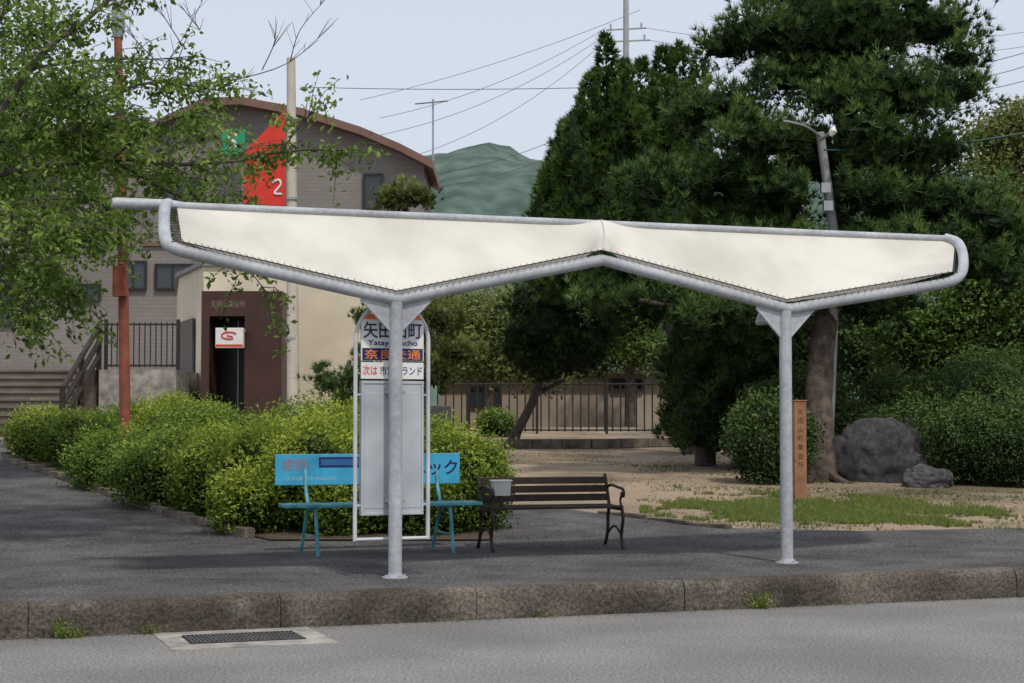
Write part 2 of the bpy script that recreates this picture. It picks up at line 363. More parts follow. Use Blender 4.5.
# dry fallen leaves and needles on the sand below the trees
C=[]
while len(C)<5000:
    x=random.uniform(-.5,11); y=random.uniform(19,38)
    if random.random()<.35+.65*noise.noise(Vector((x*.5,y*.4,1))): C.append((x,y,terr(x,y)-.008))
V,T=leaves(np.array(C),.045,R.uniform(.1,.5,len(C)),up=3); soup('fallen_leaves',V,T,mat('fallen_leaf',(.16,.10,.055),(.09,.06,.035)),label='brown fallen leaves on sandy ground below the trees',kind='stuff')
for (px,py,n,h,lab) in [(58,634,12,.15,'small green weed growing at the kerb foot'),(74,636,7,.10,'small green weed growing at the kerb foot'),(155,634,7,.07,'small green weed growing at the kerb foot'),(730,602,16,.17,'leafy green weed growing in the kerb gap'),(540,617,4,.05,'small green weed growing at the kerb foot')]:
    p=flat(px,py,0); p=sn(sof(p.x,p.y),-.03)
    C=np.array([[p.x+random.gauss(0,.03),p.y+random.gauss(0,.015),0] for _ in range(n)])
    V,T=needles(C,np.tile([[0,-.2,1.0]],(n,1)),5,h,.005,.5,R.uniform(.4,.9,n)); C2=np.repeat(C,4,0)+np.c_[R.normal(0,.05,n*4),R.normal(-.03,.02,n*4),R.uniform(.02,h*.8,n*4)]
    V2,T2=leaves(C2,.03,R.uniform(.3,.9,n*4)); V=np.r_[V,V2];T=np.r_[T,T2]
    soup('weed',V,T,M['f_grass'],label=lab,cat='weed',group='weeds along the kerb')
C=[]
for i in range(1800):
    p=sn(random.uniform(-6,8),-abs(random.gauss(0,.05))-.005); C.append((p.x,p.y,.003))
for i in range(500):
    p=sn(random.uniform(-6,8),random.uniform(.2,4.0)); C.append((p.x,p.y,terr(p.x,p.y)+.004))
V,T=leaves(np.array(C),.018,R.uniform(.1,.4,len(C)),up=3); soup('leaf_litter',V,T,mat('litter',(.13,.10,.065)),label='dry leaf litter scattered along the kerb',kind='stuff')
# drain
c4=[flat(160,630,0),flat(303,625,0),flat(332,646,0),flat(176,656,0)]
cen=sum(c4,Vector())/4; sc=sof(cen.x,cen.y); nc=nof(cen.x,cen.y)
E=empty('storm_drain',sn(sc,nc,0),'concrete gutter drain with iron grate in the road','drain',rot=math.atan2(U.y,U.x))
hx,hy=.56,.47
g=G()
g.prism([Vector(p) for p in [(-hx,-hy,-.02),(hx,-hy,-.02),(hx,hy,-.02),(-hx,hy,-.02)]],(0,0,.026)); part('concrete_surround',g,M['conc'],E,True)
g=G(); g.box((0,0,.0075),(.80,.44,.003)); part('pit_shade',g,M['dark'],E,True)  # thin dark sheet painted as the shade below the bars, no hole
g=G()
for i in range(27): g.box((-.38+i*.0292,0,.013),(.013,.42,.008))
for y in (-.2,-.1,0,.1,.2): g.box((0,y,.0125),(.785,.014,.008))
part('grate',g,M['iron'],E,True)

# ---------------------------------------------------------------- bus shelter
PL=flat(395,578,SW); PR=flat(787,563,SW); SU=(PR-PL).normalized(); SN=Vector((-SU.y,SU.x,0))
SANG=math.atan2(SU.y,SU.x)
def onp(px,py,t):
    d=Vector(ray(px,py)); o=Vector((0,0,CZ)); k=((PL+SN*t-o).dot(SN))/d.dot(SN); return o+d*k
E=empty('bus_shelter',PL,'grey steel bus shelter with zigzag white canvas canopy','bus shelter')
TT=1.0
for (b,px,py) in [(PL,396,302),(PR,787,311)]:
    top=onp(px,py,0); g=G(); g.tube([b,Vector((b.x,b.y,top.z))],.056,20); part('post',g,M['steel'],E,smooth=True)
    g=G(); g.tube([b+Vector((0,0,-.002)),b+Vector((0,0,.010))],.105,20); 
    for q in range(4): 
        a=q*math.pi/2+.6; p=b+Vector((math.cos(a)*.085,math.sin(a)*.085,.009)); g.tube([p,p+Vector((0,0,.018))],.012,6)
    g.tube([b+Vector((0,0,.009)),b+Vector((0,0,.04))],[.066,.057],20)
    part('base_plate',g,M['steel'],E,smooth=True)
    P0=Vector((b.x,b.y,top.z))
    for sg in (-1,1):
        g=G()
        A=P0+SU*(sg*.05)+Vector((0,0,-.23)); B=P0+SU*(sg*.05); C_=P0+SU*(sg*.30)+Vector((0,0,.045)); D=P0+SU*(sg*.30)+Vector((0,0,.02))
        g.prism([A-SN*.006,B-SN*.006,C_-SN*.006,D-SN*.006],SN*.012)
        g.tube([P0+SU*(sg*.045)+Vector((0,0,-.24)),P0+SU*(sg*.30)+Vector((0,0,.015))],.012,8)
        part('gusset_bracket',g,M['steel'],E)
    q=onp(px,py-75,TT); q.z-=.06
    g=G(); g.tube([top+Vector((0,0,-.07)),top+SN*.5+Vector((0,0,-.08)),q],.03,10); part('rafter',g,M['steel'],E,smooth=True)
pl=[(169,204),(165,207),(164,226),(167,243),(178,250)]
pr=[(930,286),(952,281),(962,272),(963,256),(958,243),(945,238)]
path=[onp(*pl[0],TT),onp(*pl[1],TT*.9),onp(*pl[2],TT*.4),onp(*pl[3],TT*.08),onp(*pl[4],0)]
def seg(a,b,n,t=0): return [onp(a[0]+(b[0]-a[0])*i/n,a[1]+(b[1]-a[1])*i/n,t) for i in range(n)]
path=smoothpath(path,5)+seg((200,255.5),(390,299),5)+[onp(398,300,0),onp(406,298.5,0)]+seg((430,293),(592,262),5)[0:]+[onp(602,260,0),onp(612,262.5,0)]+seg((640,270),(780,307),5)+[onp(788,309,0),onp(797,308,0)]+seg((820,304),(930,286),4)+smoothpath([onp(*pr[0],0),onp(*pr[1],0),onp(*pr[2],TT*.12),onp(*pr[3],TT*.45),onp(*pr[4],TT*.85),onp(*pr[5],TT)],5)
g=G(); g.tube(path,.049,16); part('zigzag_frame_tube',g,M['steel'],E,smooth=True)
g=G(); g.tube([onp(112,203,TT),onp(116,203,TT),onp(168,205,TT),onp(185,206,TT),onp(945,238.5,TT)],[.04,.047,.047,.033,.033],16); part('rear_rail',g,M['steel'],E,smooth=True)
Bp=[(181,242),(397,291.5),(602,250.5),(787,300),(952,272.5)]
def lerp2(P,x):
    for a,b in zip(P[:-1],P[1:]):
        if x<=b[0]+1e-6: 
            t=(x-a[0])/(b[0]-a[0]); return a[1]+(b[1]-a[1])*t
    return P[-1][1]
g=G(); nx,ny=240,22
def cpoint(u,v):
    xb=181+(952-181)*u; xt=176+(955-176)*u
    yb=lerp2(Bp,xb); yt=204.2+ (xt-165)*(237.5-203.5)/785 +2.4
    d=abs(xb-602); ridge=math.exp(-(d/16)**2)
    yt-=5.5*math.exp(-(d/26)**2)
    p=onp(xb,yb,0.0).lerp(onp(xt,yt,TT),v)
    edge=(1-math.exp(-min(xb-178,957-xb)/35))
    sag=math.sin(math.pi*v**.8)
    p.z+= -.19*sag*(1-ridge)*edge
    p-= SN*(.05*ridge*math.sin(math.pi*v))
    for xv in (397,787):
        dx=(xb-xv)/125.; an=math.atan2(dx,v+.08); p.z+=.013*math.sin(an*13)*math.exp(-abs(dx)*.5)*math.sin(math.pi*v)
    p.z+= (.035*noise.noise(Vector((u*7,v*1.3,3)))+.008*noise.noise(Vector((u*30,v*4,9))))*math.sin(math.pi*v)*edge
    return p
for j in range(ny+1):
    for i in range(nx+1): g.v.append(tuple(cpoint(i/nx,j/ny)))
g.f=[(j*(nx+1)+i,j*(nx+1)+i+1,(j+1)*(nx+1)+i+1,(j+1)*(nx+1)+i) for j in range(ny) for i in range(nx)]; g.m=[0]*len(g.f)
part('canvas_canopy',g,M['canvas'],E,smooth=True,label='taut off-white canvas canopy sheet laced to the frame')
g=G(); u=(602-181)/771; g.tube([cpoint(u,v)-SN*.004+Vector((0,0,.003)) for v in np.linspace(0,1,14)],.006,5); part('canvas_seam',g,M['seam'],E)
def lace(P,t0,Q,t1,step):
    pts=[]; 
    for (a,b,c,d) in zip(P[:-1],P[1:],Q[:-1],Q[1:]):
        L=math.hypot(b[0]-a[0],b[1]-a[1]); n=max(2,int(L/step))
        for i in range(n):
            t=i/n
            pts.append(onp(a[0]+(b[0]-a[0])*t,a[1]+(b[1]-a[1])*t,t0)); t+=.5/n
            pts.append(onp(c[0]+(d[0]-c[0])*t,c[1]+(d[1]-c[1])*t,t1))
    return pts
g=G()
inn=[(x,y-2.2) for x,y in Bp]; out=[(183,246.5),(397,296),(602,255),(787,305),(950,278)]
g.tube([p-SN*.045 for p in lace(inn,0,out,0,6.5)],.003,4)
g.tube([onp(x,y-.4,-.02) for x,y in Bp],.0055,5)
for sx,dx in ((181,-10),(952,7)):
    L=[]; L2=[]
    for i in range(14):
        v=i/13; p=cpoint(0 if sx<500 else 1,v)-SN*.02; L.append(p); q=p+SU*(dx/125.); L.append(q); L2.append(p)
    g.tube(L,.003,4); g.tube(L2,.0055,5)
part('lacing_cord',g,M['cord'],E)

# ---------------------------------------------------------------- bus stop sign
cpt=onp(392,420,.16); cpt.z=SW
E=empty('bus_stop_sign',cpt,'round-topped grey bus stop sign and timetable case on shelter post','bus stop sign',rot=SANG)
def zpix(py): return at(392,py,cpt.y).z-SW
px2m=cpt.y/F
W2=36*px2m/math.cos(SANG)*.98; zb=zpix(540); zt=zpix(302)
arc=[(-W2,0,zt-W2)]+[(-W2*math.cos(a),0,zt-W2+W2*math.sin(a)) for a in np.linspace(.15,math.pi-.15,12)]+[(W2,0,zt-W2)]
g=G(); g.tube([(-W2,0,zb)]+arc+[(W2,0,zb)],.018,10); g.tube([(-W2,0,zb+.01),(W2,0,zb+.01)],.015,10)
part('tube_frame',g,M['steelw'],E,True,smooth=True)
pw=W2-.045
z1,z2=zpix(313),zpix(361)
g=G()
pts=[(-pw,-.012,z2),(pw,-.012,z2),(pw,-.012,z1-.06)]+[(pw*math.cos(a),-.012,z1-.06+.06*math.sin(a)) for a in np.linspace(.2,math.pi-.2,9)]+[(-pw,-.012,z1-.06)]
g.prism([Vector(p) for p in pts],(0,.02,0)); part('name_panel',g,M['white'],E,True)
H=z1-z2
g=G(); g.prism([Vector((-pw+.008,-.0145,z1-H*.14)),Vector((pw-.008,-.0145,z1-H*.14)),Vector((pw-.03,-.0145,z1-H*.03)),Vector((-pw+.03,-.0145,z1-H*.03))],(0,.002,0)); 
part('orange_band',g,M['orange'],E,True)
g=G(); g.prism([Vector((-pw+.008,-.0145,z2+H*.01)),Vector((pw-.008,-.0145,z2+H*.01)),Vector((pw-.008,-.0145,z2+H*.26)),Vector((-pw+.008,-.0145,z2+H*.26))],(0,.002,0)); part('navy_band',g,M['navy'],E,True)
RX,UZ=(1,0,0),(0,0,1)
g=G(); text(g,'矢田山町',.145,(0,-.016,z2+H*.64),RX,UZ,w=2*pw*.94); text(g,'Yatayamacho',.062,(0,-.016,z2+H*.36),RX,UZ,w=2*pw*.8); part('stop_name_lettering',g,M['navy'],E,True)
g=G(); text(g,'奈良交通',.085,(0,-.0165,z2+H*.135),RX,UZ,w=2*pw*.9); part('operator_lettering',g,M['orange'],E,True)
z3,z4=zpix(362.5),zpix(379)
g=G(); g.box((0,-.002,(z3+z4)/2),(2*pw,.02,z3-z4)); part('next_stop_panel',g,M['white'],E,True)
g=G(); text(g,'次は',.085,(-pw*.72,-.0135,(z3+z4)/2),RX,UZ,w=pw*.46); part('next_lettering',g,M['red'],E,True)
g=G(); text(g,'市営グランド',.08,(pw*.27,-.0135,(z3+z4)/2),RX,UZ,w=pw*1.35); part('next_stop_lettering',g,M['navy'],E,True)
z5,z6=zpix(381),zpix(515)
g=G(); g.box((0,.01,(z5+z6)/2),(2*pw,.05,z5-z6)); g.box((0,-.018,(z5+z6)/2),(.012,.008,z5-z6-.04)); 
for zz in (z5-.012,z6+.012): g.box((0,-.018,zz),(2*pw,.008,.022))
for sx in (-1,1): g.box((sx*(pw-.01),-.018,(z5+z6)/2),(.018,.007,z5-z6-.05))
for sx in (-1,1): g.box((sx*pw*.5,-.0165,(z5+z6)/2-.02),(pw*.8,.004,(z5-z6)*.86))
part('timetable_case',g,M['panel'],E,True,bevel=.003)
for zz in (zpix(392),zpix(500)):
    g=G(); g.box((0,-.075,zz),(.15,.10,.03)); part('clamp',g,M['alu'],E,True,bevel=.004)
for sx in (-1,1):
    for zz in (zpix(395),zpix(505)):
        g=G(); g.tube([(sx*(pw-.01),0,zz),(sx*W2,0,zz)],.008,6); part('side_bracket',g,M['steelw'],E,True)

# ---------------------------------------------------------------- blue bench
bang=math.radians(18); mid=flat(378,553,SW)
E=empty('blue_bench',Vector((mid.x,mid.y,SW)),'weathered blue bench with advertising backrest board beside the bus stop','bench',rot=bang)
L=1.93
g=G()
for y in (-.19,-.055,.08): g.box((.02,y,.47),(L,.12,.032))
part('seat',g,M['teal'],E,True,bevel=.006)
g=G(); g.box((-.03,.27,.80),(L-.08,.022,.30)); part('backrest',g,M['blue'],E,True,bevel=.004,label='bright blue advertising backrest board')
yy=.2575
g=G(); text(g,'歯科',.13,(-.76,yy,.85),RX,UZ,w=.26); part('red_lettering',g,M['salmon'],E,True)
g=G(); g.box((-.30,yy+.0005,.87),(.46,.003,.10)); part('navy_panel',g,M['navy'],E,True)
g=G(); g.box((-.30,yy-.0015,.87),(.42,.003,.06)); part('panel_inset',g,mat('mid_blue_inset',(.03,.13,.32),(.025,.10,.28)),E,True)
g=G(); text(g,'クリニック',.16,(.47,yy,.81),RX,UZ,w=.80,bold=.02); part('clinic_lettering',g,M['navy'],E,True)
g=G(); text(g,'大和郡山市矢田山町',.04,(-.60,yy,.715),RX,UZ,w=.50,bold=0); part('address_lettering',g,M['paleblue'],E,True)
for x in (-.66,.66):
    g=G()
    g.tube([(x+.02,-.27,.0),(x+.01,-.18,.455)],.018,8); g.tube([(x-.03,.32,.0),(x,.12,.455),(x,.24,.62),(x,.295,.92)],.018,8)
    g.tube([(x,-.19,.437),(x,.13,.437)],.016,8); g.tube([(x+.01,-.235,.18),(x-.015,.24,.18)],.012,8)
    part('leg',g,M['teal'],E,True,smooth=True)
# ---------------------------------------------------------------- dark bench
c=flat(551,549,SW)
E=empty('park_bench',Vector((c.x,c.y,SW)),'dark slatted wooden park bench with scrolled iron arms','bench',rot=math.radians(16))
L=1.36
g=G()
for i in range(5): g.box((0,-.2+i*.085,.42-.008*math.sin(i*.8)),(L,.07,.028))
part('seat',g,M['dwood'],E,True,bevel=.005)
g=G()
for i in range(3): g.box((0,.205+.035*i,.50+.085*i),(L,.024,.07))
part('backrest',g,M['dwood'],E,True,bevel=.005)
for x in (-.67,.67):
    g=G()
    g.tube(smoothpath([(x,-.27,0),(x,-.23,.03),(x,-.20,.15),(x,-.25,.30),(x,-.22,.40)],4),.018,8)
    g.tube(smoothpath([(x,.33,0),(x,.28,.03),(x,.21,.16),(x,.20,.32),(x,.17,.42),(x,.24,.60),(x,.30,.73)],4),.018,8)
    g.tube([(x,-.22,.395),(x,.18,.395)],.016,8); g.tube(smoothpath([(x,-.20,.14),(x,0,.22),(x,.20,.14)],5),.011,8)
    part('leg',g,M['iron2'],E,True,smooth=True)
    g=G()
    P=[(x,.23,.60),(x,.10,.625),(x,-.10,.61),(x,-.22,.60),(x,-.27,.57),(x,-.26,.53),(x,-.22,.53),(x,-.215,.565)]
    g.tube(smoothpath(P,5),.016,8); g.tube(smoothpath([(x,-.22,.41),(x,-.17,.48),(x,-.22,.55)],4),.012,8)
    part('armrest',g,M['iron2'],E,True,smooth=True)
E2=empty('ashtray_box',Vector((c.x,c.y,SW)),'small pale grey metal ashtray box hung on bench arm','box',rot=math.radians(16))
g=G(); g.prism([Vector((-.64,-.21,.54)),Vector((-.48,-.21,.54)),Vector((-.47,-.21,.68)),Vector((-.65,-.21,.68))],(0,.11,0)); part('container',g,M['box'],E2,True,bevel=.006)
g=G(); g.box((-.56,-.155,.688),(.20,.13,.016)); part('lid',g,M['white'],E2,True,bevel=.004)
g=G(); g.box((-.56,-.155,.487),(.03,.03,.104)); part('bracket',g,M['iron2'],E2,True)
# ---------------------------------------------------------------- wooden sign post
p=gnd(800,500)
E=empty('wooden_sign_post',p,'weathered brown wooden signboard with vertical lettering near the pine','sign',rot=.15)
hp=(98)*p.y/F
g=G(); g.box((0,0,hp/2),(.17,.09,hp)); g.prism([Vector((-.095,-.055,hp)),Vector((.095,-.055,hp)),Vector((.095,.055,hp)),Vector((-.095,.055,hp))],(0,0,.02)); part('post',g,M['woodsign'],E,True,bevel=.006)
g=G(); 
for i,ch in enumerate('矢田山町集会所'): text(g,ch,.09,(0,-.0465,hp-.14-i*.12),RX,UZ,bold=0)
part('lettering',g,M['dwood'],E,True)
# ---------------------------------------------------------------- boulder
def boulder(name,px,py,rx,ry,rz,lab):
    p=gnd(px,py); bm=bmesh.new(); bmesh.ops.create_icosphere(bm,subdivisions=5,radius=1); g=G()
    for v in bm.verts:
        c=v.co.copy(); k=1+.30*noise.noise(c*1.2+Vector((px,0,0)))+.16*abs(noise.noise(c*2.7))+.07*noise.noise(c*7)
        v.co=Vector((c.x*rx*k,c.y*ry*k,max(c.z,-.3)*rz*k))+p+Vector((0,0,rz*.2))
    g.v=[v.co[:] for v in bm.verts]; g.f=[tuple(v.index for v in f.verts) for f in bm.faces]; g.m=[0]*len(g.f); bm.free()
    part(name,g,M['rock'],smooth=True,label=lab,cat='rock')
boulder('boulder',884,480,.86,.55,.74,'large dark grey boulder beside shrubs')
boulder('boulder',928,486,.36,.3,.26,'small grey rock at foot of shrubs')

# ---------------------------------------------------------------- bushes
def bush(pxc,Y,rx,ry,topy,m,lab,n=260,lpc=28,size=.055,group=None,name='bush',lump=.22,cat='bush',shoot=.2):
    b=gat(pxc,Y); zt=at(pxc,topy+6,Y).z; h=(zt-b.z)
    c=(b.x,b.y,b.z+h*.46); r=(rx,ry,h*.5); out=[]
    C,D=clumps(c,r,n,.80); keep=C[:,2]>b.z+.04; C=C[keep];D=D[keep]
    for i in range(len(C)):
        k=noise.noise(Vector(C[i])*1.6)*.32; C[i]+=D[i]*k*min(r)
    T=.50+.34*np.array([noise.noise(Vector(q)*3.1) for q in C])+.25*D[:,2]+R.normal(0,.08,len(C))  # upward clumps tinted lighter, sunlit bush tops put into leaf colour
    P=np.repeat(C,lpc,0)+R.normal(0,lump*.38,(len(C)*lpc,3)); P[:,2]=np.maximum(P[:,2],b.z+.02)
    out.append(leaves(P,size,np.repeat(T,lpc),up=.5)); 
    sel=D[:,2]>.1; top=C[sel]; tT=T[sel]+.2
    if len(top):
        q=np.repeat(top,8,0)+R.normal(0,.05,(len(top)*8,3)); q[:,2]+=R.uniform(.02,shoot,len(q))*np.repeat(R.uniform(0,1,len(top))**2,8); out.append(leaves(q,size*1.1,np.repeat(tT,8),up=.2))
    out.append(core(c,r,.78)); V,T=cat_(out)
    return soup(name,V,T,m,label=lab,cat=cat,group=group)
AZ=[(45,28.2,.6,.55,404,1),(88,27,.65,.6,404,0),(140,28,.85,.7,396,0),(118,23.8,.65,.6,426,0),(178,26.5,.8,.7,390,1),(165,21.6,.68,.7,424,0),(205,24.5,.8,.7,398,0),(222,20.4,.64,.6,418,1),(240,24,.75,.7,402,0),(272,19.5,.68,.62,414,1),(318,18.9,.64,.6,414,1),(305,22,.75,.7,398,0),(350,21,.75,.7,404,1),(382,18.9,.64,.6,416,1),(420,20.4,.66,.6,416,0),(452,18.9,.58,.55,422,1),(248,18.6,.33,.4,464,1),(480,19.1,.32,.4,438,0),(345,18.5,.4,.35,470,1),(425,18.5,.4,.35,470,0)]
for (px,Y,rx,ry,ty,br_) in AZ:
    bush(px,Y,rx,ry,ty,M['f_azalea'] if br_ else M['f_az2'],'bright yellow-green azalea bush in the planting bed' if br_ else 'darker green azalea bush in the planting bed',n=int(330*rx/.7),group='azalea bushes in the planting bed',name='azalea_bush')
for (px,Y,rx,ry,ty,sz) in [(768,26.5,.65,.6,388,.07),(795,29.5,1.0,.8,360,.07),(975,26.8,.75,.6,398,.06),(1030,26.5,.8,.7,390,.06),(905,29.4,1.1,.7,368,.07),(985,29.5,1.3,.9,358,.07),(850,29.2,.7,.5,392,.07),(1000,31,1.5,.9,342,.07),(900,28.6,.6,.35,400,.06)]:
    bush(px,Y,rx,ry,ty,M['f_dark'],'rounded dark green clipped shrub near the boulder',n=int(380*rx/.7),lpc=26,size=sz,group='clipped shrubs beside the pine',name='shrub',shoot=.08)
# ---------------------------------------------------------------- trees
def trunk(E,pts,rs,m,br=None,name='trunk'):
    P=smoothpath(pts,5); n=len(P); rr=[np.interp(i/(n-1),np.linspace(0,1,len(rs)),rs) for i in range(n)]
    g=G(); g.tube(P,rr,12)
    for b in (br or []):
        q=smoothpath(b[0],4); g.tube(q,list(np.linspace(b[1],b[2],len(q))),7)
    for i,v in enumerate(g.v):
        k=.12*noise.noise(Vector(v)*3)
        g.v[i]=(v[0]+k*.25,v[1]+k*.25,v[2])
    part(name,g,m,E,smooth=True)
def blobsW(bl,Y0):
    out=[]
    for b in bl:
        px,py,rx,ry=b[:4]; dy=b[4] if len(b)>4 else 0; Y=Y0+dy; c=at(px,py,Y); k=Y/F; out.append((tuple(c),(rx*k,max(rx,ry)*k*.9,ry*k)))
    return out
Yp=28.0
b0=gnd(822,480)
E=empty('pine_tree',b0,'tall dark pine tree with thick bare trunk in the park','tree')
roots=[([b0+Vector((math.cos(a)*.12,math.sin(a)*.12,.20)),b0+Vector((math.cos(a)*.42,math.sin(a)*.4,.04)),b0+Vector((math.cos(a+.2)*.75,math.sin(a+.2)*.7,-.08))],.10,.04) for a in (-1.2,-2.2,3.3,-.1)]
limbs=[([at(826,300,28.6),at(880,262,28.5),at(960,240,28.5)],.12,.04),([at(823,300,28.6),at(750,265,28.5),at(660,240,28.4)],.12,.03),([at(820,322,28.3),at(760,322,28),at(700,312,27.6),at(640,300,27.2)],.10,.03)]
trunk(E,[b0+Vector((0,0,-.1)),b0+Vector((-.02,0,.3)),at(819,400,Yp),at(824,330,28.2),at(834,290,28.8),at(840,200,30),at(840,100,30.3),at(838,-60,30.3)],[.34,.25,.22,.205,.19,.16,.12,.05],M['bark'],limbs+roots)
PB=[(835,-30,125,45,.2),(765,35,60,26,-.4),(850,38,70,28,-.2),(930,28,58,24,.1),(790,78,40,20,-.4),(880,85,66,26,-.5),(950,92,38,20,-.6),(835,100,40,22,-1),(724,48,28,16,0),(722,108,56,24,-.4),(770,140,56,22,-.9),(860,132,60,24,-.9),(905,152,62,24,-.3),(665,182,50,19,-.8),(725,178,64,25,-.5),(785,188,50,22,-1.0),(865,195,62,24,-.8),(935,198,62,24,-.2),(990,222,45,20,-.4),(700,240,72,24,-.2),(635,262,54,22,-.6),(780,250,74,24,-1),(880,255,74,26,-.8),(965,262,62,28,-.2),(650,303,60,21,-.9),(735,314,66,21,-.9),(600,292,30,18,-.7),(1010,252,40,24,0),(775,338,40,14,-.2),(870,305,50,18,-.6),(960,58,28,14,-.2),(835,160,60,26,1.4),(760,210,60,26,1.2),(900,220,60,26,1.2),(820,60,60,30,1.2)]
# irregular secondary tufted masses breaking up the layering
for (a_,b_,c_,d_,e_) in list(PB):
    for _ in range(2): 
        q=random.uniform(0,6.28); PB.append((a_+math.cos(q)*c_*.75,b_+math.sin(q)*d_*1.0,c_*.36,d_*.55,e_+random.uniform(-.8,.3)))
def pinecrown(bl,Y0,m,E,dens=1.0,L=.17,w=.008,k=16,skip=None,corek=.6,lo=.45):
    out=[]
    for c,r in blobsW(bl,Y0):
        area=(r[0]*r[2]*4+r[0]*r[1]*4); n=int(area*85*dens)
        if n<3: continue
        C,D=clumps(c,r,n,lo)
        C+=R.normal(0,.07,C.shape)
        for i in range(len(C)): C[i]+=D[i]*noise.noise(Vector(C[i])*1.8)*.4
        T=.38+.36*np.array([noise.noise(Vector(q)*1.7) for q in C])+.33*D[:,2]+R.normal(0,.12,len(C))  # lighter tint where clumps face up: top light painted into needles
        if skip is not None:
            kk=np.array([not skip(q) for q in C]); C=C[kk];D=D[kk];T=T[kk]
        dd=unit(D*.6+np.array([0,0,.75])+R.normal(0,.25,D.shape))
        out.append(needles(C,dd,k,L,w,.5,T))
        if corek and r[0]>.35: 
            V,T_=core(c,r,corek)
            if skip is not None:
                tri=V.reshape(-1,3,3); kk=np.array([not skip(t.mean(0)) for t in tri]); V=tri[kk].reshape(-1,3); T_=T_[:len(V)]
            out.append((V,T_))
    V,T=cat_(out); soup('crown',V,T,m,E)
def skipf(q):
    px=512+F*q[0]/q[1]; py=419-F*(q[2]-CZ)/q[1]
    return 808<px<842 and 118<py<235 and q[1]<28.6
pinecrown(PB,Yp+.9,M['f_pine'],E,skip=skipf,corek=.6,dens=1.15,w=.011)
def flames(sp,Y0,m,E,dens=1,L=.16):
    out=[]
    for (px,py0,py1,rpx,dy) in sp:
        Y=Y0+dy; a=at(px,py0,Y); b=at(px+random.uniform(-6,6),py1,Y); r=rpx*Y/F; H=a.z-b.z
        n=int(H*r*620*dens); t=R.uniform(0,1,n)**.8; ang=R.uniform(0,2*math.pi,n)+t*4
        lob=np.sin(ang*3+t*12)
        prof=np.minimum(1,(t*1.7)**.7+.06)*(1-.25*t)*(1+.30*lob)
        rad=r*prof*R.uniform(.55,1.08,n); bx=a.x+(b.x-a.x)*t
        C=np.c_[bx+rad*np.cos(ang),np.full(n,Y)+rad*np.sin(ang),a.z-H*t]
        C+=np.array([noise.noise_vector(Vector(q)*1.6)[:] for q in C])*.22
        D=unit(np.c_[np.cos(ang)*.8,np.sin(ang)*.8,np.full(n,1.0)])
        T=.42+.5*np.array([noise.noise(Vector(q)*2.4) for q in C])+.15*lob+R.normal(0,.1,n)
        out.append(needles(C,D,10,L,.018,.42,T))
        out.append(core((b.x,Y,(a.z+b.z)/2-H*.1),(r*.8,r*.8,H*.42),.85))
    V,T=cat_(out); soup('crown',V,T,m,E)
E=empty('juniper_tree',gat(690,35),'tall flame-shaped green juniper tree beside the pine','tree')
trunk(E,[gat(690,35),at(680,360,35),at(650,250,35)],[.2,.16,.1],M['bark2'],[([at(660,290,35),at(600,260,35)],.08,.04)])
SP=[(607,38,290,26,0),(622,60,290,30,.5),(588,72,290,28,-.6),(573,112,295,30,0),(556,140,290,24,.3),(545,168,290,16,0),(642,58,300,26,.4),(660,48,300,24,.9),(680,42,280,26,1.1),(655,90,300,34,-.3),(630,100,300,36,-1),(600,130,300,38,-1),(575,170,300,36,-.7),(698,58,260,22,1.2),(614,85,200,14,-1.2),(645,110,220,14,-1.4),(592,118,210,13,-1.3),(566,150,230,12,-1),(668,75,170,12,-.8),(630,70,150,11,-.9),(580,95,180,11,-1.1)]
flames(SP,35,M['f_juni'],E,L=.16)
E=empty('juniper_tree',gat(705,31),'dense dark green conifer reaching the ground near the fence','tree')
trunk(E,[gat(705,31),at(705,330,31)],[.2,.08],M['bark2'])
flames([(690,300,442,30,0),(678,325,428,18,.4),(720,310,450,36,-.3),(748,300,452,30,.2),(702,340,450,34,-.6),(775,310,440,30,.8)],31,M['f_dark'],E)
b=gnd(512,444); Y=b.y
E=empty('juniper_tree',b,'small juniper with slanted trunk beside the fence','tree')
trunk(E,[b,at(520,425,Y),at(535,395,Y),at(550,340,Y)],[.14,.11,.10,.05],M['bark2'],[([at(535,395,Y),at(565,380,Y)],.07,.03)])
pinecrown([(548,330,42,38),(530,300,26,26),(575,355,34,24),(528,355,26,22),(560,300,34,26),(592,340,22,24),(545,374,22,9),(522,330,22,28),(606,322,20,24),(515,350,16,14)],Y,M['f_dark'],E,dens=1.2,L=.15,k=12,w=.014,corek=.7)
E=empty('pruned_tree',gat(415,36),'cloud-pruned yellow-green tree rising behind the shelter','tree')
trunk(E,[gat(415,36),at(418,350,36),at(410,260,36),at(403,200,36)],[.16,.13,.09,.05],M['bark2'],[([at(418,340,36),at(450,345,36)],.05,.03),([at(415,310,36),at(385,305,36)],.05,.03)])
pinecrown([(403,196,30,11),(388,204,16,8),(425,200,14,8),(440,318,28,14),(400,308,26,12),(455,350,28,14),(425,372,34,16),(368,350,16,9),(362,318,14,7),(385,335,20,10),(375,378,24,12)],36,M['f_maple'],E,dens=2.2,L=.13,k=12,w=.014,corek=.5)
E=empty('small_pine_tree',gat(338,33),'small green pine beside the cream wall','tree')
trunk(E,[gat(338,33),at(340,395,33),at(350,360,33)],[.08,.06,.03],M['bark2'])
pinecrown([(330,385,22,10),(345,398,24,12),(322,372,12,6),(352,375,14,8)],33,M['f_pine'],E,dens=1.5,corek=.4)
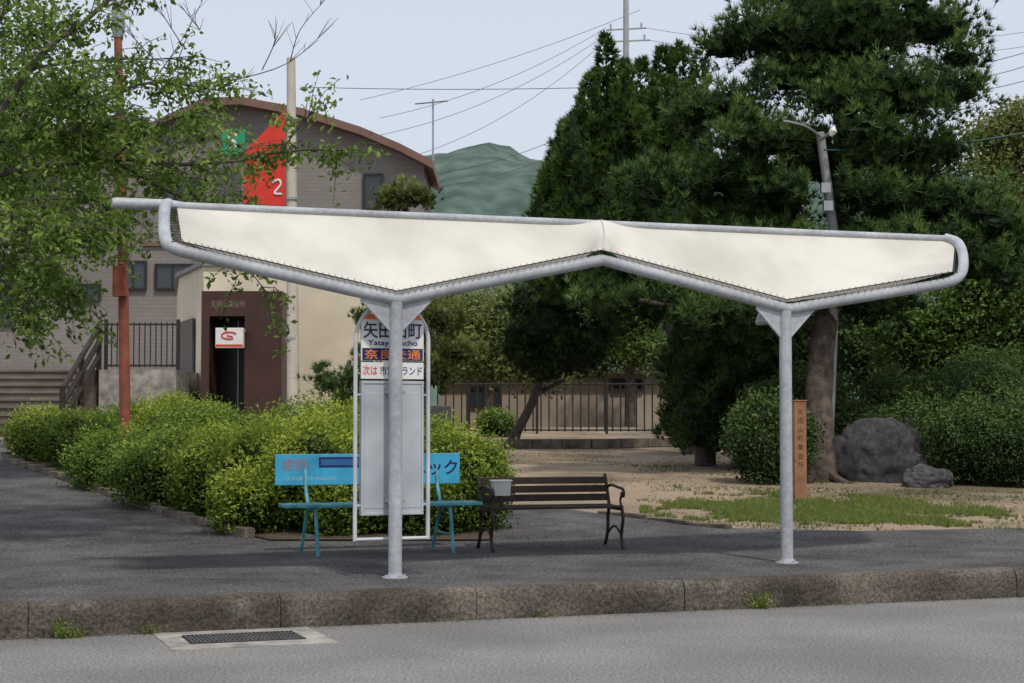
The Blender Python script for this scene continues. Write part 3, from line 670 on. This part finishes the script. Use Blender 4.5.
def leafcrown(bl,Y0,m,E,size=.10,n=1.0,lpc=22,cl=.22,corek=.55,droop=0,lo=.5):
    out=[]
    for c,r in blobsW(bl,Y0):
        area=r[0]*r[2]*4+r[0]*r[1]*4; k=int(area*14*n)
        C,D=clumps(c,r,k,lo)
        T=.5+.3*np.array([noise.noise(Vector(q)*1.3) for q in C])+.2*D[:,2]+R.normal(0,.08,len(C))  # upper clumps get a paler tint, light from above in the colour
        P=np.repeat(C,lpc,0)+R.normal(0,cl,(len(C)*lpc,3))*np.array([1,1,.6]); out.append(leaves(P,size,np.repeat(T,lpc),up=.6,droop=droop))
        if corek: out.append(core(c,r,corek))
    V,T=cat_(out); soup('crown',V,T,m,E)
E=empty('maple_tree',gat(490,52),'feathery yellow-green maple behind the fence','tree')
trunk(E,[gat(490,52),at(488,360,52),at(485,300,52)],[.2,.14,.05],M['bark2'])
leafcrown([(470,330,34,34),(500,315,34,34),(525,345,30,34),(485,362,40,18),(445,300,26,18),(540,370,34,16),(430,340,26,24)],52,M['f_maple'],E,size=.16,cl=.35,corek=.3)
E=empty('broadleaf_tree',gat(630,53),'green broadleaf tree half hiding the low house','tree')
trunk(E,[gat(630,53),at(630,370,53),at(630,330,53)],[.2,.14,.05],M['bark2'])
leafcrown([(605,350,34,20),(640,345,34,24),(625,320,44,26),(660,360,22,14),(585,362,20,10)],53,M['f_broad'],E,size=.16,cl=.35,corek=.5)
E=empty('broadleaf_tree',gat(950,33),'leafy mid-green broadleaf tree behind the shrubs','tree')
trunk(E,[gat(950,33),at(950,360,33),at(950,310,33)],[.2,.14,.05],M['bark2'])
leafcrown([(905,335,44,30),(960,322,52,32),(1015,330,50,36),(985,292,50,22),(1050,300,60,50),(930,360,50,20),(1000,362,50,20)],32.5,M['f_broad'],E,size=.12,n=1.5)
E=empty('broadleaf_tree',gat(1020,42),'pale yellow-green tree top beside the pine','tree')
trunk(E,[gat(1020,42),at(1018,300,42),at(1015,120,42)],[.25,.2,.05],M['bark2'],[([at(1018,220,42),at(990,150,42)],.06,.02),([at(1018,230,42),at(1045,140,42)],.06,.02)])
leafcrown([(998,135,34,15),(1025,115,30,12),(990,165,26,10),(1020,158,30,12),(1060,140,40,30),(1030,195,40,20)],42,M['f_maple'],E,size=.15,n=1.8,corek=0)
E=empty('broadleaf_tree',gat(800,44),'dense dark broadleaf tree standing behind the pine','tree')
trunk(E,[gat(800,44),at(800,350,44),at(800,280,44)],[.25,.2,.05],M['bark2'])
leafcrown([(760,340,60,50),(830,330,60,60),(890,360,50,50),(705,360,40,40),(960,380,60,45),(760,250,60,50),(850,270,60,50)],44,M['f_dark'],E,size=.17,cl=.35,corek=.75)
Yc=17.5
def cherry():
    b=gat(-80,Yc); E=empty('cherry_tree',b,'spreading cherry tree with light green leaves over the path','tree')
    limbs=[
     ([(-80,260,0),(-60,190,0),(20,172,-.3),(110,160,-.5),(200,163,-.3),(280,152,0),(352,150,.3)],.045,.008,1.15),
     ([(-60,200,0),(30,70,0),(85,20,.3),(140,-30,.5)],.045,.02,1.2),
     ([(-60,250,0),(20,245,.4),(70,290,.6)],.04,.008,2.2),
     ([(20,172,-.3),(80,115,.2),(150,85,.5),(225,88,.7)],.035,.006,1.4),
     ([(110,160,-.5),(165,190,-.2),(205,205,.2),(235,250,.6),(272,300,.8)],.022,.004,.8),
     ([(-30,130,0),(30,110,-.8),(80,90,-1)],.03,.006,2.2),
     ([(280,152,0),(300,125,-.2),(325,100,-.2)],.010,.003,.7),
     ([(-60,180,0),(0,210,-.8),(50,225,-1.2),(105,230,-1)],.03,.006,2.2),
     ([(30,70,0),(100,60,.6),(180,60,.8)],.022,.004,1.1),
     ([(110,160,-.5),(150,130,-1),(195,115,-1.2)],.018,.004,1.5),
     ([(200,163,-.3),(222,185,-.9),(235,200,-1)],.012,.004,.6),
     ([(-60,270,0),(0,280,-.5),(30,315,-.6)],.025,.006,1.8),
     ([(-30,60,0),(0,20,.3),(20,-30,.5)],.04,.01,2.0),
     ([(-50,150,0),(10,140,-.6),(60,135,-.9),(110,120,-1)],.025,.005,2.0),
     ([(-50,230,0),(20,200,.5),(80,200,.8),(120,215,.8)],.025,.005,1.8),
     ([(110,160,-.5),(150,175,.3),(190,172,.5)],.018,.004,1.5),
    ]
    g=G(); g.tube(smoothpath([b,at(-85,400,Yc),at(-80,260,Yc)],5),[.22]*5+[.19]*5+[.16],12); g.tube([at(-80,262,Yc),at(-60,190,Yc),at(-50,60,Yc),at(-40,-60,Yc)],[.16,.12,.08,.04],10)
    L=[]; LT=[]
    for P,r0,r1,den in limbs:
        Q=smoothpath([at(x,y,Yc+d) for x,y,d in P],6); Q=[q+Vector((0,0,.05*noise.noise(q*2.3))) for q in Q]; g.tube(Q,list(np.linspace(r0,r1,len(Q))),7)
        tot=sum((Q[i+1]-Q[i]).length for i in range(len(Q)-1)); nt=int(tot*15*den)
        for _ in range(nt):
            i=min(len(Q)-2,int(random.random()**.8*(len(Q)-1))); o=Q[i].lerp(Q[i+1],random.random())
            ax=(Q[i+1]-Q[i]).normalized(); d=(ax*.7+Vector((random.gauss(0,.6),random.gauss(0,.6),random.gauss(.0,.5)))).normalized(); l=random.uniform(.25,.7)
            e=o+d*l+Vector((0,0,-.12*l)); m_=o.lerp(e,.5)+Vector((0,0,.05)); g.tube([o,m_,e],[.006,.004,.0025],4,False)
            tt=random.uniform(.25,.9)
            for k in range(random.randint(14,26)):
                t=random.uniform(.2,1.08); q=o.lerp(e,t)+Vector((random.gauss(0,.045),random.gauss(0,.045),random.gauss(-.02,.04))); L.append(q[:]); LT.append(tt)
    for P in [[(150,85,.5),(182,40,.5),(205,-5,.5)],[(235,80,.7),(290,62,.7),(338,18,.7)],[(182,45,.5),(160,10,.5),(150,-10,.5)],[(290,62,.7),(300,30,.7),(325,0,.7)],[(200,30,.5),(180,5,.5)],[(262,70,.7),(275,40,.7),(268,20,.7)],[(160,65,.5),(130,30,.5),(140,-5,.5)]]:
        Q=smoothpath([at(x,y,Yc+d) for x,y,d in P],4); g.tube(Q,list(np.linspace(.007,.0025,len(Q))),5)
        for _ in range(9):
            i=random.randrange(len(Q)-1); o=Q[i]; d=(Q[i+1]-Q[i]).normalized()*.6+Vector((random.gauss(0,.4),random.gauss(0,.3),random.uniform(0,.6))); g.tube([o,o+d.normalized()*random.uniform(.1,.35)],[.0035,.002],4,False)
    part('trunk',g,M['bark2'],E,smooth=True)
    V,T=leaves(np.array(L),.085,np.array(LT),up=.35,asp=.5,droop=.35); soup('crown',V,T,M['f_cherry'],E)
cherry()
E=empty('cherry_tree',gat(-40,24),'dense leafy cherry tree beside the steps','tree')
trunk(E,[gat(-40,24),at(-40,330,24),at(-20,200,24),at(10,80,24)],[.2,.16,.12,.05],M['bark2'],[([at(-35,300,24),at(10,260,23.5),at(40,260,23)],.06,.02),([at(-20,200,24),at(40,150,24)],.06,.02)])
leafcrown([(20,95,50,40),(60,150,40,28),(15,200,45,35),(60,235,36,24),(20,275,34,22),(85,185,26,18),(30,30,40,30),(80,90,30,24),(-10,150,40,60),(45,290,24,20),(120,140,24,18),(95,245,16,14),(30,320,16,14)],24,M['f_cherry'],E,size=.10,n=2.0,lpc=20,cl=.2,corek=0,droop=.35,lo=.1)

# ---------------------------------------------------------------- hills
g=G(); prof=[(-900,158),(-300,150),(0,138),(110,128),(150,132),(200,140),(300,156),(360,166),(400,168),(430,164),(455,158),(480,155),(510,157),(530,163),(560,172),(640,170),(760,175),(900,185),(1100,175),(1700,165),(2300,170)]
xs=np.arange(-900,2300,10); rows=14
for j in range(rows+1):
    v=j/rows
    for x in xs:
        yt=np.interp(x,[p[0] for p in prof],[p[1] for p in prof]); Yd=420+v*260
        tp=at(x,yt,680).z; base=-2
        z=base+(tp-base)*math.sin(v*math.pi/2) + (noise.noise(Vector((x*.02,v*4,0)))*16*v*(1-v)*2) + noise.noise(Vector((x*.09,v*9,2)))*1.5+noise.noise(Vector((x*.4,v*30,2)))*1.1
        xx=(x-512)/F*680*(0.8+.2*v) ; g.v.append((xx,Yd,z))
k=len(xs); 
for i,x in enumerate(xs): g.v.append(((x-512)/F*680,760,0))
g.f=[(j*k+i,j*k+i+1,(j+1)*k+i+1,(j+1)*k+i) for j in range(rows+1) for i in range(k-1)]; g.m=[0]*len(g.f)
part('hills',g,M['hill'],smooth=True,label='distant wooded hills with haze in their colour',kind='structure')

# ---------------------------------------------------------------- grey tiled building
Yb=52
E=empty('community_building',gat(200,Yb),'large grey-brown tiled building with shallow curved brown-edged roof','building')
top=[(-80,160),(60,150),(150,127),(205,102),(240,101),(300,112),(360,131),(400,148),(424,160)]
P=[at(x,y+5,Yb) for x,y in top]; b0=[Vector((P[-1].x,Yb,.5)),Vector((P[0].x,Yb,.5))]
g=G(); g.prism(P+b0,(0,4.5,0)); part('wall',g,M['tile'],E)
g=G(); T2=[at(x,y,Yb-.6) for x,y in [(-90,162)]+top[1:-1]+[(433,165)]]; up=[p+Vector((0,0,.14)) for p in T2]
for a,b_,c_,d_ in zip(T2[:-1],T2[1:],up[1:],up[:-1]): g.prism([a+Vector((0,0,-.1)),b_+Vector((0,0,-.1)),c_,d_],(0,5.4,0))
part('roof',g,M['roofb'],E)
def window(E,px0,py0,px1,py1,Y,mull=1):
    a=at(px0,py1,Y);b=at(px1,py0,Y); w_,h_=b.x-a.x,b.z-a.z; cx,cz=(a.x+b.x)/2,(a.z+b.z)/2
    g=G(); g.box((cx,Y-.02,cz),(w_,.06,h_)); o=part('window',g,M['glass'],E)
    g=G(); t=.07
    for x in (a.x,b.x): g.box((x,Y-.05,cz),(t,.12,h_+t))
    for z in (a.z,b.z): g.box((cx,Y-.052,z),(w_-t-.004,.11,t))
    for i in range(1,mull+1): g.box((a.x+w_*i/(mull+1),Y-.06,cz),(t*.7,.06,h_-t-.004))
    f=part('frame',g,M['black'],E); f.parent=o; f.matrix_parent_inverse=Matrix.Identity(4)
window(E,364,175,382,209,Yb,0); window(E,156,265,206,289,Yb,2); window(E,-4,290,12,325,Yb,0); window(E,165,178,200,205,Yb,1); window(E,60,285,100,300,Yb,2); window(E,120,262,146,289,Yb,1)
g=G(); a=at(140,244,Yb-.03); b=at(424,249,Yb-.03); g.box(((a.x+b.x)/2,Yb-.04,a.z),(b.x-a.x,.1,.12)); part('string_course',g,M['roofb'],E)
E=empty('green_sign',at(232,152,51),'square green sign with white mark on the tiled wall','sign')
g=G(); a=at(220,153,51);b=at(244,128,51); g.box(((a.x+b.x)/2,51.3,(a.z+b.z)/2),(b.x-a.x,.2,b.z-a.z)); part('panel',g,M['green'],E)
g=G(); c_=at(232,140,51.1); text(g,'S',.7,(c_.x,51.19,c_.z),RX,UZ); part('mark',g,M['white'],E)
g=G(); g.box((c_.x,51.7,c_.z),(.1,.58,.1)); part('bracket',g,M['alu'],E)
Yq=33.0
base=gat(294,Yq)
E=empty('utility_pole',base,'pale concrete pole in front of the cream building','pole')
g=G(); g.tube([base,at(291,58,Yq)],[.13,.085],14); part('shaft',g,M['polec'],E,smooth=True)
for py in (120,200,340): 
    g=G(); c_=at(292,py,Yq); g.tube([c_,c_+Vector((0,0,.05))],.125,14); part('band',g,M['alu'],E)
E=empty('red_sign',at(266,205,Yq),'tall pointed red sign with white mark fixed to the pale pole','sign')
P=[at(243,203,Yq),at(285,206,Yq),at(285,110,Yq),at(246,150,Yq)]
g=G(); g.prism(P,(0,.12,0)); part('panel',g,M['red'],E)
g=G(); c_=at(277,190,Yq); g.tube(smoothpath([c_+Vector((-.09,-.006,.14)),c_+Vector((.03,-.006,.2)),c_+Vector((.07,-.006,.1)),c_+Vector((-.05,-.006,-.06)),c_+Vector((.1,-.006,-.08))],4),.022,6); part('emblem',g,M['white'],E)
for py in (140,190): g=G(); a=at(285,py,Yq+.06); b=at(291,py,Yq+.06); g.box(((a.x+b.x)/2,a.y,a.z),(b.x-a.x,.05,.05)); part('bracket',g,M['alu'],E)
# ---------------------------------------------------------------- cream annex
Ya=39
E=empty('entrance_building',gat(300,Ya),'low cream rendered building with dark brown entrance portal','building')
x0=at(206,0,Ya).x; x1=at(378,0,Ya).x; xl=at(180,0,Ya+3).x
zt=at(206,266,Ya).z
zb=1.0
g=G()
foot=[Vector((x0,Ya,zb)),Vector((x1,Ya,zb)),Vector((x1,Ya+9,zb)),Vector((xl-1.2,Ya+9,zb)),Vector((xl,Ya+3.2,zb))]
g.prism(foot,(0,0,zt-zb)); part('wall',g,M['cream'],E)
g=G(); f2=[v.copy() for v in foot]; f2[0]+=Vector((-.06,-.08,0)); f2[1]+=Vector((.08,-.08,0)); f2[2]+=Vector((.08,.08,0)); f2[3]+=Vector((-.08,.08,0)); f2[4]+=Vector((-.09,-.03,0))
g.prism([Vector((v.x,v.y,zt+.002)) for v in f2],(0,0,.10)); part('parapet_coping',g,M['roofg'],E)
PD=1.6; yf=Ya-PD
pz1=at(204,291,yf).z; pxa,pxb=at(204,0,yf).x,at(284,0,yf).x; ix0,ix1=at(212,0,yf).x,at(247,0,yf).x; iz=at(230,316,yf).z
g=G(); g.box(((pxa+ix0)/2,Ya-PD/2,(zb+pz1)/2),(ix0-pxa,PD-.005,pz1-zb)); g.box(((ix1+pxb)/2,Ya-PD/2,(zb+pz1)/2),(pxb-ix1,PD-.005,pz1-zb)); g.box(((ix0+ix1)/2,Ya-PD/2,(iz+pz1)/2),(ix1-ix0-.004,PD-.01,pz1-iz)); part('portal',g,M['portal'],E)
g=G(); g.box(((ix0+ix1)/2,Ya-.12,(zb+iz)/2),(ix1-ix0-.01,.2,iz-zb-.01)); part('door',g,M['dark'],E)
g=G(); g.box((ix0+.42,Ya-.24,(zb+iz)/2),(.03,.03,iz-zb-.02)); part('door_frame',g,M['alu'],E)
g=G(); c_=at(228,304,yf); text(g,'矢田山集会所',.17,(c_.x,yf-.006+.0,c_.z),RX,UZ,w=.75,bold=0); part('portal_lettering',g,mat('dull_brass',(.25,.2,.17)),E)
d=(foot[4]-foot[0]).normalized(); c_=foot[0].lerp(foot[4],.55); nn=Vector((d.y,-d.x,0)); nn= nn if nn.x<0 else -nn
g=G(); wv=[c_+nn*.03+d*s_*.9+Vector((0,0,z_)) for s_,z_ in((-1,1.2),(1,1.2),(1,2.9),(-1,2.9))]; g.prism(wv,nn*.05); part('window',g,M['glass'],E)
ys=yf-.35
E=empty('shop_sign',at(230,348,ys),'small white illuminated sign with red emblem beside the entrance','sign')
a=at(216,348,ys);b=at(244,328,ys); cx,cz=(a.x+b.x)/2,(a.z+b.z)/2
g=G(); g.box((cx,ys,cz),(b.x-a.x,.18,b.z-a.z)); part('box',g,M['white'],E,bevel=.01)
g=G(); g.box((cx,ys-.093,a.z+.05),(b.x-a.x-.02,.006,.05)); g.tube([Vector((cx+.17*math.cos(q),ys-.095,cz+.05+.075*math.sin(q))) for q in np.linspace(.5,5.2,14)]+[Vector((cx+.06,ys-.095,cz+.03)),Vector((cx-.06,ys-.095,cz+.05))],.016,6); part('emblem',g,M['red'],E)
g=G(); g.box((b.x-.03,ys+.22,b.z-.05),(.06,.26,.06)); part('bracket',g,M['alu'],E)
# ---------------------------------------------------------------- steps, terrace, railings
bs=gnd(30,436); Ys=bs.y
xa,xb=at(-260,0,Ys).x,at(66,0,Ys).x
g=G(); n=9; r_=.160; tr=.32; z=bs.z-.03
for i in range(n):
    z0=z-.3 if i==0 else z+r_*i; z1_=z+r_*(i+1)
    g.box(((xa+xb)/2,(Ys+i*tr+Ys+6)/2,(z0+z1_)/2+.0),(xb-xa,6-i*tr,z1_-z0-.003))
    g.box(((xa+xb)/2,Ys+i*tr-.02,z1_-.025),(xb-xa+.01,.045,.045))
part('stone_steps',g,M['stair'],label='wide brown stone steps up to the terrace',cat='steps')
zt2=z+n*r_
g=G(); xw0,xw1=xb+.1,at(182,0,Ys+3).x
g.box(((xw0+xw1)/2,Ys+5.2,(zt2+.6)/2),(xw1-xw0,5,zt2-.6)); part('terrace_wall',g,M['conc'],label='plain concrete terrace wall beside the steps',cat='wall')
g=G(); g.box(((xa+xw1)/2,Ys+12.3,zt2/2),(xw1-xa+6,9,zt2-.01)); part('terrace',g,M['stair'],label='raised terrace in front of the tiled building',kind='structure')
def railing(name,a,b,h,m,lab,step=.12,post=1.8,r=.011):
    E=empty(name,a,lab,'fence'); L=(b-a); Lh=math.hypot(L.x,L.y); k=int(Lh/step)
    g=G()
    for z in (.10,h-.05): g.tube([a+Vector((0,0,z)),b+Vector((0,0,z))],.022,6)
    for i in range(k+1):
        p=a.lerp(b,i/k); g.tube([p+Vector((0,0,.06)),p+Vector((0,0,h))],r,5)
    part('railing_bars',g,m,E)
    kp=max(1,round(Lh/post))
    for i in range(kp+1):
        p=a.lerp(b,i/kp); g=G(); g.box((p.x,p.y,p.z+(h+.06)/2),(.07,.07,h+.06)); part('post',g,m,E)
railing('terrace_fence',Vector((xw0+.1,Ys+2.9,zt2+.0)),Vector((xw1,Ys+2.9,zt2)),1.05,M['black'],'black metal railing on top of the terrace wall',r=.014)
E=empty('handrail',Vector((xb+.1,Ys,bs.z)),'dark brown sloping handrail beside the steps','handrail')
pa=Vector((xb+.05,Ys-.1,bs.z)); pb=Vector((xb+.05,Ys+n*tr,zt2))
for h in (.3,.62,.95): 
    g=G(); g.tube([pa+Vector((0,0,h)),pb+Vector((0,0,h))],.06,8); part('rail',g,M['dwood'],E)
for t in (0,.5,1):
    p=pa.lerp(pb,t); g=G(); g.tube([p+Vector((0,0,-.1)),p+Vector((0,0,1))],.06,8); part('post',g,M['dwood'],E)
Yf=44; wa,wb=gat(398,Yf),gat(676,Yf)
g=G(); zf=at(500,434,Yf).z; g.box(((wa.x+wb.x)/2,Yf,(zf+.6)/2),(wb.x-wa.x,.25,zf-.6)); part('low_wall',g,M['conc'],label='low grey concrete wall under the park fence',cat='wall')
railing('park_fence',Vector((wa.x,Yf,zf)),Vector((wb.x,Yf,zf)),1.34,M['black'],'black vertical-bar metal park fence on a low wall',step=.20,post=2.0,r=.021)
E=empty('house',gat(600,56),'low beige house with dark roof behind the fence','building')
a=at(440,0,56).x; b=at(700,0,56).x; zt3=at(500,374,56).z
g=G(); g.box(((a+b)/2,59,zt3/2+.5),(b-a,6,zt3-1)); part('wall',g,M['beige'],E)
g=G(); g.prism([Vector((a-.3,55.6,zt3)),Vector((b+.3,55.6,zt3)),Vector((b+.3,59,zt3+.7)),Vector((a-.3,59,zt3+.7))],(0,0,.15)); g.prism([Vector((a-.3,62.4,zt3)),Vector((b+.3,62.4,zt3)),Vector((b+.3,59.003,zt3+.7)),Vector((a-.3,59.003,zt3+.7))],(0,0,.15)); part('roof',g,M['roofd'],E)
window(E,612,380,642,390,55.98,1); window(E,470,388,500,405,55.98,1)
E=empty('air_conditioner',gat(440,40),'dark outdoor unit standing near the fence','machine')
p=gat(440,40); g=G(); g.box((p.x,p.y,p.z+.4),(.5,.4,.8)); part('casing',g,M['iron'],E,bevel=.02)
g=G(); g.tube([Vector((p.x+.18*math.cos(q),p.y-.205,p.z+.42+.18*math.sin(q))) for q in np.linspace(0,6.28,20)],.012,5); part('fan_grille',g,M['alu'],E)
for (px,ty,rx) in [(495,404,.4),(400,385,.6),(372,380,.6)]:
    bush(px,42 if px>460 else 37,rx,.4,ty,M['f_broad'],'loose green shrub in front of the park fence',n=90,size=.09,name='shrub',group='loose shrubs by the fence')
# ---------------------------------------------------------------- lamp pole
Yl=25; base=gat(127,Yl)
E=empty('street_lamp',base,'tall rusty red lamp pole rising from the bushes','street lamp')
t=at(118,38,Yl)
g=G(); g.tube([base,at(122,200,Yl),t],[.085,.075,.06],14); part('pole',g,M['rust'],E,smooth=True)
g=G(); g.tube([t,t+Vector((0,0,.12)),t+Vector((0,0,.62)),t+Vector((0,0,.7))],[.07,.10,.10,.05],14); part('lamp_head',g,M['alu'],E,smooth=True)
g=G(); c_=at(124,282,Yl); g.box((c_.x-.03,Yl-.13,c_.z),(.2,.1,.45)); part('junction_box',g,M['rust'],E,bevel=.01)
# grey pole near pine
b=gat(825,28.75)
E=empty('utility_pole',b,'grey leaning service pole with arm and small lamp among pine branches','pole')
ptop=at(820,132,27.6)
g=G(); g.tube([b,at(836,250,28.0),ptop],[.11,.085,.07],12); part('shaft',g,M['poleg'],E,smooth=True)
g=G(); g.tube(smoothpath([at(820,136,27.55),at(805,126,27.2),at(785,121,26.9)],4),.022,7); g.tube([at(820,140,27.5),at(830,133,27.3)],.03,7); part('arm',g,M['alu'],E)
g=G(); c_=at(833,130,27.3); g.tube([c_+Vector((-.04,0,-.10)),c_+Vector((0,0,-.02)),c_+Vector((.02,0,.08))],[.03,.07,.02],10); part('lamp',g,M['white'],E,smooth=True)
for py in (188,206): 
    c_=at(825.5+(py-188)*.13,py,27.55); g=G(); g.box(c_,(.15,.12,.16)); part('fitting',g,M['alu'],E)
# far pole
E=empty('utility_pole',gat(626,75),'tall distant utility pole with crossarms above the junipers','pole')
g=G(); g.tube([gat(626,75),at(626,-12,75)],[.2,.12],10); part('shaft',g,M['poleg'],E,smooth=True)
for py,hw in ((30,20),(42,24)):
    a=at(626-hw,py,75);b=at(626+hw,py-2,75); g=G(); g.tube([a,b],.04,6)
    for i in range(3):
        q=a.lerp(b,(i+.3)/2.6); g.tube([q,q+Vector((0,0,.25))],.045,6)
    part('crossarm',g,M['alu'],E)
E=empty('rooftop_antenna',at(433,180,53),'thin television antenna on the building roof','antenna')
g=G(); g.tube([at(433,172,53),at(433,99,53)],.03,6); part('mast',g,M['alu'],E)
g=G(); g.tube([at(415,104,53),at(448,101,53)],.022,5)
for i in range(8):
    q=at(417+i*4.2,104-i*.4,53); g.tube([q-Vector((0,.4,.08)),q+Vector((0,.4,.08))],.014,4)
part('elements',g,M['wire'],E)
def wire(a,b,sag,m=None,r=.016):
    P=[a.lerp(b,i/16)+Vector((0,0,-sag*4*(i/16)*(1-i/16))) for i in range(17)]
    g=G(); g.tube(P,r,4); part('overhead_wire',g,m or M['wire'],label='thin overhead cable strung between poles',cat='cable',group='overhead cables')
wire(at(300,87,60),at(640,86,60),.1,r=.013)
for (a,b,s) in [((606,28,75),(380,118,70),.5),((604,36,75),(380,135,70),.6),((604,42,75),(400,160,70),.7),((640,110,60),(430,188,60),.5),((640,95,60),(425,175,60),.5),((646,28,75),(1100,18,75),1.0),((648,40,75),(1100,33,75),1.0),((900,85,50),(1100,35,50),.4),((900,70,50),(1100,22,50),.4),((900,95,50),(1100,52,50),.4),((480,215,60),(640,205,60),.1),((360,100,75),(640,10,75),.3)]:
    wire(at(*a),at(*b),s,r=.011)
wire(at(824,150,27.5),at(1080,120,30),.15,M['gwire'],.012)
